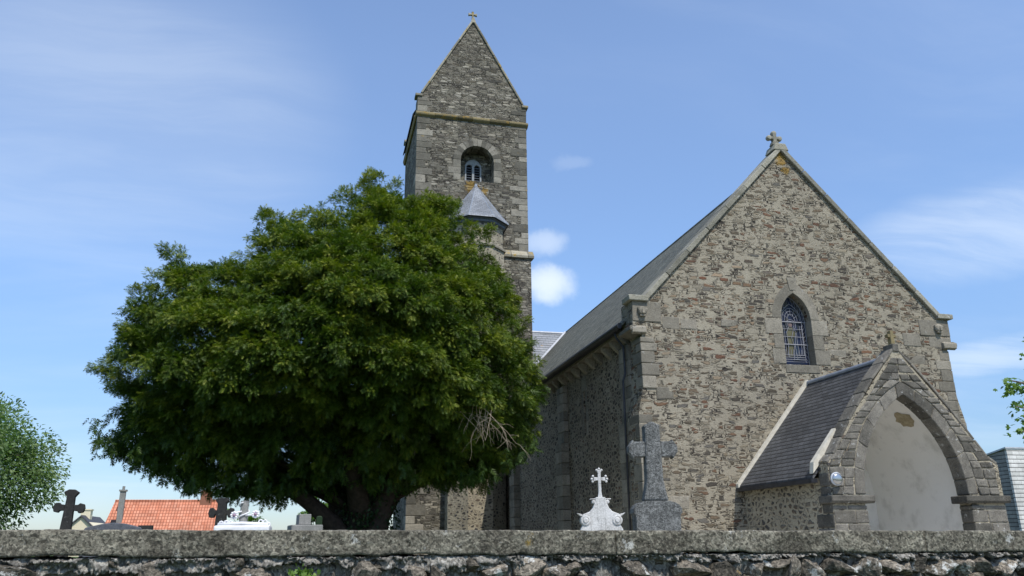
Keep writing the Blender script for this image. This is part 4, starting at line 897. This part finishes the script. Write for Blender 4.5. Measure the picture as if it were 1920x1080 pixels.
# white marble headstone with a little cross
G = grave('marble_headstone', 0, 0, 0, 'weathered white marble headstone with scrolls and a small flowered cross', 'headstone')
outline_obj('scrolled_body', [(.26, 0), (.26, 1.62), (.235, 1.66), (.235, 1.70), (.245, 1.76), (.22, 1.80), (.14, 1.83), (.10, 1.87), (.075, 1.93), (.06, 1.99), (.06, 2.0), (0, 2.0)], .13, 'marble', G, .012)
for s_ in (-1, 1):
    mb = MB()
    mb.lathe([(.001, .09), (.028, .09), (.033, .075), (.045, .08), (.062, .075), (.066, -.075), (.001, -.08)], (s_*.195, 0, 1.725), 20, axis='Y')
    mb.lathe([(.001, .06), (.024, .055), (.026, -.055), (.001, -.06)], (s_*.085, 0, 1.945), 14, axis='Y')
    mb.prism([(s_*.235, 1.80), (s_*.30, 1.815), (s_*.26, 1.78), (s_*.22, 1.765)], -.05, .05, tint=.5); mb.box(*sorted((s_*.02, s_*.13)), -.05, .05, 1.972, 1.985)
    mb.build('scroll', 'marble', G, bevel=.006)
mb = MB(); mb.prism([(-.028, 2.001), (.028, 2.001), (.018, 2.06), (.018, 2.29), (-.018, 2.29), (-.018, 2.06)], -.022, .022, tint=.5)
for s_ in (-1, 1): mb.prism([(s_*.018, 2.205), (s_*.075, 2.195), (s_*.07, 2.245), (s_*.018, 2.24)], -.02, .02, tint=.5)
mb.prism([(-.018, 2.291), (.018, 2.291), (.028, 2.33), (-.028, 2.33)], -.02, .02, tint=.5)
for a, b in ((-.085, 2.19), (-.095, 2.222), (-.08, 2.255), (.085, 2.19), (.095, 2.222), (.08, 2.255), (-.03, 2.33), (0, 2.345), (.03, 2.33)): mb.lathe([(.001, -.02), (.014, -.015), (.017, 0), (.014, .015), (.001, .02)], (a, 0, b), 8, axis='Y')
mb.build('cross', 'marble', G, bevel=.005); at(G, -9.19, -9.0, R(-14))
# dark crosses
G = grave('dark_cross', 0, 0, 0, 'dark stone cross with yellow lichen on top, before the grey green tree', 'grave cross')
outline_obj('plinth', [(.26, 0), (.24, .5), (.2, .55), (.17, 1.15), (0, 1.15)], .3, 'dgrave', G, .02)
mb = MB(); mb.prism([(-.10, 1.15), (.10, 1.15), (.065, 1.95), (.055, 2.2), (.105, 2.27), (.04, 2.31), (-.04, 2.31), (-.105, 2.27), (-.055, 2.2), (-.065, 1.95)], -.06, .06, tint=.5); mb.build('shaft', 'dgrave', G, bevel=.012)
for s_ in (-1, 1): mb = MB(); mb.prism([(s_*.061, 2.00), (s_*.12, 1.995), (s_*.14, 1.965), (s_*.20, 1.98), (s_*.215, 2.04), (s_*.20, 2.10), (s_*.14, 2.115), (s_*.12, 2.09), (s_*.061, 2.085)], -.055, .055, tint=.5); mb.build('arm', 'dgrave', G, bevel=.01)
at(G, -16.27, -5, R(5)); G.rotation_euler[1] = R(1.5)
G = grave('dark_cross', 0, 0, 0, 'weathered dark stone cross with notched arms, before the red tiled roof', 'grave cross')
outline_obj('plinth', [(.24, 0), (.22, .5), (.17, .55), (.15, 1.1), (0, 1.1)], .3, 'dgrave', G, .02)
mb = MB(); mb.prism([(-.095, 1.1), (.095, 1.1), (.07, 1.86), (.058, 2.06), (.095, 2.10), (.06, 2.135), (-.06, 2.135), (-.095, 2.10), (-.058, 2.06), (-.07, 1.86)], -.06, .06, tint=.5); mb.build('shaft', 'dgrave', G, bevel=.01)
for s_ in (-1, 1): mb = MB(); mb.prism([(s_*.061, 1.90), (s_*.085, 1.90), (s_*.10, 1.86), (s_*.16, 1.86), (s_*.18, 1.92), (s_*.165, 1.99), (s_*.12, 2.0), (s_*.10, 1.97), (s_*.061, 1.965)], -.055, .055, tint=.5); mb.build('arm', 'dgrave', G, bevel=.01)
at(G, -13.93, -6, R(-4))
# white grave with broken column and flowers
G = grave('column_monument', 0, 0, 0, 'white slab monument with a broken column and white ceramic flowers', 'grave monument')
mb = MB(); mb.box(-.24, .24, -.14, .14, 0, 1.62, tint=.5); mb.build('pedestal', 'concrete', G, bevel=.02)
mb = MB(); mb.box(-.285, .30, -.16, .16, 1.621, 1.69, tint=.5); mb.build('slab', 'ceramic', G, bevel=.02)
mb = MB(); mb.lathe([(.052, 1.69), (.045, 1.72), (.043, 1.94), (.046, 1.955), (.03, 1.95), (.001, 1.96)], (0, 0, 0), 16); mb.build('broken_column', 'concrete', G, bevel=0)
mb = MB()
mb.tube([(.055*math.cos(a), .055*math.sin(a), 1.70+a*.022) for a in [i*.4 for i in range(28)]], .008, 6)
for c_, r_ in (((-.095, -.05, 1.80), .045), ((.13, -.05, 1.81), .045), ((-.17, -.06, 1.72), .03), ((-.22, -.08, 1.715), .028), ((-.12, -.1, 1.715), .03), ((.19, -.04, 1.73), .03), ((.24, -.06, 1.725), .03), ((.27, -.02, 1.70), .03)):
    n_ = 8
    for k in range(n_):
        a = 2*math.pi*k/n_; mb.lathe([(.001, -.012), (r_*.34, -.006), (r_*.34, .006), (.001, .012)], (c_[0]+r_*.66*math.cos(a), c_[1], c_[2]+r_*.66*math.sin(a)), 8, axis='Y')
mb.tube([(-.02, -.04, 1.84), (-.07, -.05, 1.83), (-.1, -.05, 1.8)], .009, 6); mb.tube([(.02, -.04, 1.80), (.08, -.05, 1.80), (.13, -.05, 1.81)], .009, 6); mb.tube([(-.25, -.1, 1.70), (0, -.13, 1.71), (.28, -.1, 1.70)], .02, 6)
mb.build('ceramic_flowers', 'ceramic', G, True)
mb = MB()
for c_ in ((.13, -.062, 1.81), (-.095, -.062, 1.80)): mb.lathe([(.001, -.01), (.016, -.006), (.016, .01), (.001, .014)], c_, 12, axis='Y')
mb.build('flower_centre', 'pinkcer', G, True); at(G, -13.39, -9, R(-3))
# grey stepped tomb, slanted stone, dark post
G = grave('stepped_tomb', 0, 0, 0, 'stepped grey concrete tomb left of the yew trunk', 'tomb')
mb = MB(); mb.box(-.30, .22, -.3, .3, 0, 1.79, tint=.4); mb.build('base', 'concrete', G, bevel=.015)
mb = MB(); mb.box(-.17, .03, -.2, .2, 1.791, 1.965, tint=.6); mb.build('stele', 'concrete', G, bevel=.012); at(G, -12.72, -4, R(8))
G = tag(outline_obj('slanted_stone', [(-.45, 0), (-.45, 1.74), (-.38, 1.80), (.10, 2.28), (.25, 2.34), (.45, 2.34), (.45, 0)], .2, 'concrete', None, .015, mirror=False), 'grey slanted stone seen under the leaning limb of the yew', 'headstone'); at(G, -12.38, 8.2, R(0)); G.rotation_euler[1] = R(4)
G = tag(outline_obj('granite_headstone', [(.36, 0), (.36, 1.66), (.33, 1.715), (.12, 1.765), (0, 1.775)], .12, 'bluegranite', None, .01), 'low curved top of a blue grey granite headstone before the red roof', 'headstone'); at(G, -15.13, -7, 0)
G = tag(outline_obj('black_headstone', [(.085, 0), (.085, 1.74), (0, 1.74)], .1, 'dgrave', None, .006), 'small flat topped black stone just showing over the wall', 'headstone'); at(G, -14.75, -7, 0)
G = tag(outline_obj('dark_post', [(.055, 0), (.055, 1.93), (.04, 1.96), (0, 1.965)], .11, 'darkbush', None, .01), 'narrow dark green post behind the stepped tomb', 'post'); at(G, -12.52, -3.2, 0)

# ================================================================== HOUSES
H = empty('red_roof_house', (-28, 80, 0), 'house with an orange red tiled roof far beyond the churchyard', 'house')
mb = MB(); mb.box(-33.3, -22.6, 76.5, 84, 0, 2.6, tint=.5); mb.build('wall', 'cream', H)
mb = MB(); mb.add([(-34.2, 75, 1.6), (-22.0, 75, 1.6), (-22.9, 79, 6.1), (-33.7, 79, 6.1), (-34.2, 84.6, 1.2), (-22., 84.6, 1.2)], [(0, 1, 2, 3), (3, 2, 5, 4), (0, 3, 4), (1, 5, 2)], .5)
RO = mb.build('roof', 'tiles', H)
mb = MB(); mb.box(-32.9, -32.35, 76.9, 77.3, 3.6, 7.1, tint=.4); mb.box(-33.0, -32.25, 76.8, 77.4, 7.0, 7.18, tint=.4); mb.tube([(-32.62, 77.1, 7.18), (-32.62, 77.1, 7.55)], .14, 8); mb.build('chimney', 'concrete', RO)
mb = MB(); mb.box(-24.9, -23.7, 78.6, 79.4, 5.4, 7.2, tint=.4); mb.build('chimney', 'brick', RO)
mb = MB(); mb.tube([(-33.7, 79, 6.14), (-22.9, 79, 6.14)], .10, 6); mb.build('ridge', 'tiles', RO)
mb = MB(); mb.prism([(76.2, 2.95), (77.1, 3.95), (76.9, 4.05), (76.1, 3.1)], -33.4, -32.9, side); mb.build('skylight', 'void', RO)
H = empty('cream_house', (-45, 112, 0), 'small cream gabled house with a dark roof in the distance', 'house')
mb = MB(); mb.prism([(-47, 0), (-42.4, 0), (-42.4, 3.9), (-44.5, 5.4), (-46.6, 3.9)], 110, 120, tint=.5); mb.build('wall', 'cream', H)
mb = MB(); mb.prism([(-46.9, 3.4), (-44.5, 5.62), (-42.1, 3.4), (-42.1, 3.15), (-44.5, 5.40), (-46.9, 3.15)], 109.7, 120.5); mb.build('roof', 'houseroof', H)
mb = MB(); mb.box(-45.2, -43.9, 112, 113.2, 4.8, 6.35, tint=.5); mb.box(-45.3, -43.8, 111.9, 113.3, 6.35, 6.5, tint=.5); mb.build('chimney', 'cream', H)
H = empty('slate_hung_house', (36, 32, 0), 'pale slate clad house just right of the porch', 'house')
mb = MB(); mb.prism([(31.2, 0), (44, 0), (44, 6.9), (31.2, 6.9)], 25, 25.15, tint=.5); mb.build('slate_front', 'lithung', H)
mb = MB(); mb.prism([(25.151, 0), (38, 0), (38, 4.6), (25.151, 6.86)], 31.2, 31.4, side, tint=.5); mb.build('slate_side', 'shadehung', H)
mb = MB(); mb.add([(31.1, 24.95, 6.9), (44, 24.95, 6.9), (44, 38, 5.), (31.1, 38, 4.65), (31.1, 24.95, 7.0), (44, 24.95, 7.0), (44, 38, 5.1), (31.1, 38, 4.75)], [(0, 1, 2, 3), (4, 5, 6, 7), (0, 1, 5, 4), (1, 2, 6, 5), (2, 3, 7, 6), (3, 0, 4, 7)], .5); mb.build('roof', 'lead', H)

# ================================================================== OTHER TREES
def tree(name, label, x, y, h0, h1, rad, nclump, nper, size, mat, tb, seed, wr=.5, group=None, lean=0.):
    global rng
    rng = np.random.default_rng(seed); T_ = empty(name, (x, y, 0), label, 'tree', group)
    tk = MB(); limb(tk, [(x, y, -.1), (x+.1, y, h0*.6), (x, y, (h0+h1)/2), (x+lean, y, h1*.92)], rad*.07, .03, seed, 9)
    c0 = np.array([x, y, (h0+h1)/2]); cs = []
    while len(cs) < nclump:
        p = rng.normal(0, 1, 3); p /= np.linalg.norm(p); p *= rng.random()**.4; q = c0+p*[rad, rad, (h1-h0)/2]
        if mn.noise(Vector(q)*.9/max(rad, 1)*2) > -.22: cs.append(q)
    for q in cs[::max(1, nclump//30)]:
        s0 = Vector((x, y, h0*.6+(q[2]-h0)*.55)); limb(tk, [s0, s0.lerp(Vector(q), .5)+Vector((0, 0, .2)), Vector(q)], rad*.018, .008, seed, 5, 3)
    tk.build('trunk', 'bark2', T_, True)
    P, D, Nn, T, LL = [], [], [], [], []
    for q in cs:
        o = unit(q-c0+1e-6); n = int(nper*rng.uniform(.7, 1.3)); s_ = rad*.17*rng.uniform(.6, 1.3); a = unit(rng.normal(0, 1, (n, 3)))*rng.random((n, 1))**.4
        P.append(q+a*s_*[1.1, 1.1, .75]); D.append(unit(o*.5+a*.5+rng.normal(0, .5, (n, 3))-[0, 0, .25])); Nn.append(unit(rng.normal(0, .7, (n, 3))+[0, 0, .8])); T.append(tb+rng.uniform(-.15, .15)+rng.normal(0, .14, n)); LL.append(size*rng.uniform(.7, 1.3, n))
    P, D, Nn, T, LL = map(np.concatenate, (P, D, Nn, T, LL)); leaves('crown', mat, T_, P, D, Nn, LL, LL*wr, T, (0.,), .4)
    return T_
tree('broadleaf_tree', 'airy grey green tree at the left edge of the view', -25.0, 10, .8, 6.5, 4.0, 340, 300, .125, 'ash', .52, 21, .45)
tree('shrub_tree', 'bright green shrub seen under the left bough of the yew', -12.4, 19.5, .9, 3.9, 1.1, 40, 120, .12, 'bush', .5, 22, .6)
tree('shrub_tree', 'small bright green bush behind the dark notched cross and column', -15.6, 20, .6, 3.25, .95, 30, 100, .12, 'bush', .5, 23, .6)
# branch reaching in from a tree at the right
rng = np.random.default_rng(31)
BR = empty('maple_tree', (6.2, -4, 0), 'leafy branches of a green tree reaching in at the right edge', 'tree')
tk = MB(); limb(tk, [(6.2, -4, 0), (6.3, -4, 2.5), (6.0, -4, 5.0), (6.2, -4, 8)], .2, .08, 3)
limb(tk, [(6.1, -4, 3.9), (4.5, -4, 4.6), (3.2, -4, 4.75), (2.50, -4, 4.85)], .06, .014, 4, 6); limb(tk, [(6.1, -4, 3.2), (4.5, -4, 3.8), (3.2, -4, 4.15), (2.55, -4, 4.25)], .05, .014, 5, 6); limb(tk, [(6.1, -4, 3.), (4.2, -4, 3.5), (3., -4, 3.65), (2.45, -4, 3.7)], .05, .014, 6, 6)
tk.build('trunk', 'bark2', BR, True)
P = []
for (x0, x1, z0, z1, n) in ((2.42, 4.5, 4.6, 4.9, 230), (2.5, 4.5, 4.15, 4.4, 180), (2.40, 4.5, 3.62, 3.85, 180), (3.2, 6.5, 3.4, 6.2, 700), (2.65, 4.4, 3.9, 4.2, 50)):
    u_ = rng.random(n)**.8; P.append(np.stack([x0+(x1-x0)*u_, -4+rng.normal(0, .18+.5*u_), z0+(z1-z0)*rng.random(n)], 1) if False else np.stack([x0+(x1-x0)*u_, -4+rng.normal(0, 1, n)*(.12+.5*u_), z0+(z1-z0)*rng.random(n)], 1))
P = np.concatenate(P); n = len(P); LF = rng.uniform(.10, .17, n); D = unit(np.array([-.8, 0, -.5])+rng.normal(0, .5, (n, 3)))
leaves('crown', 'bush', BR, P, D, unit(rng.normal(0, .6, (n, 3))+[0, -.4, .7]), LF, LF*.5, .45+rng.normal(0, .15, n), (0., .7, -.7))
# small plant on the boundary wall
n = 90; P = np.stack([-12.68+rng.normal(0, .035, n), WY-.02+rng.normal(0, .02, n), 1.33+rng.normal(0, .022, n)], 1); LF = rng.uniform(.02, .04, n)
o = leaves('wall_plant', 'bush', None, P, unit(rng.normal(0, 1, (n, 3))+[0, -.6, .2]), unit(rng.normal(0, 1, (n, 3))), LF, LF*.5, .7+rng.normal(0, .15, n), (0., .6, -.6))
tag(o, 'small yellow green plant rooted in the rubble below the wall coping', 'plant')
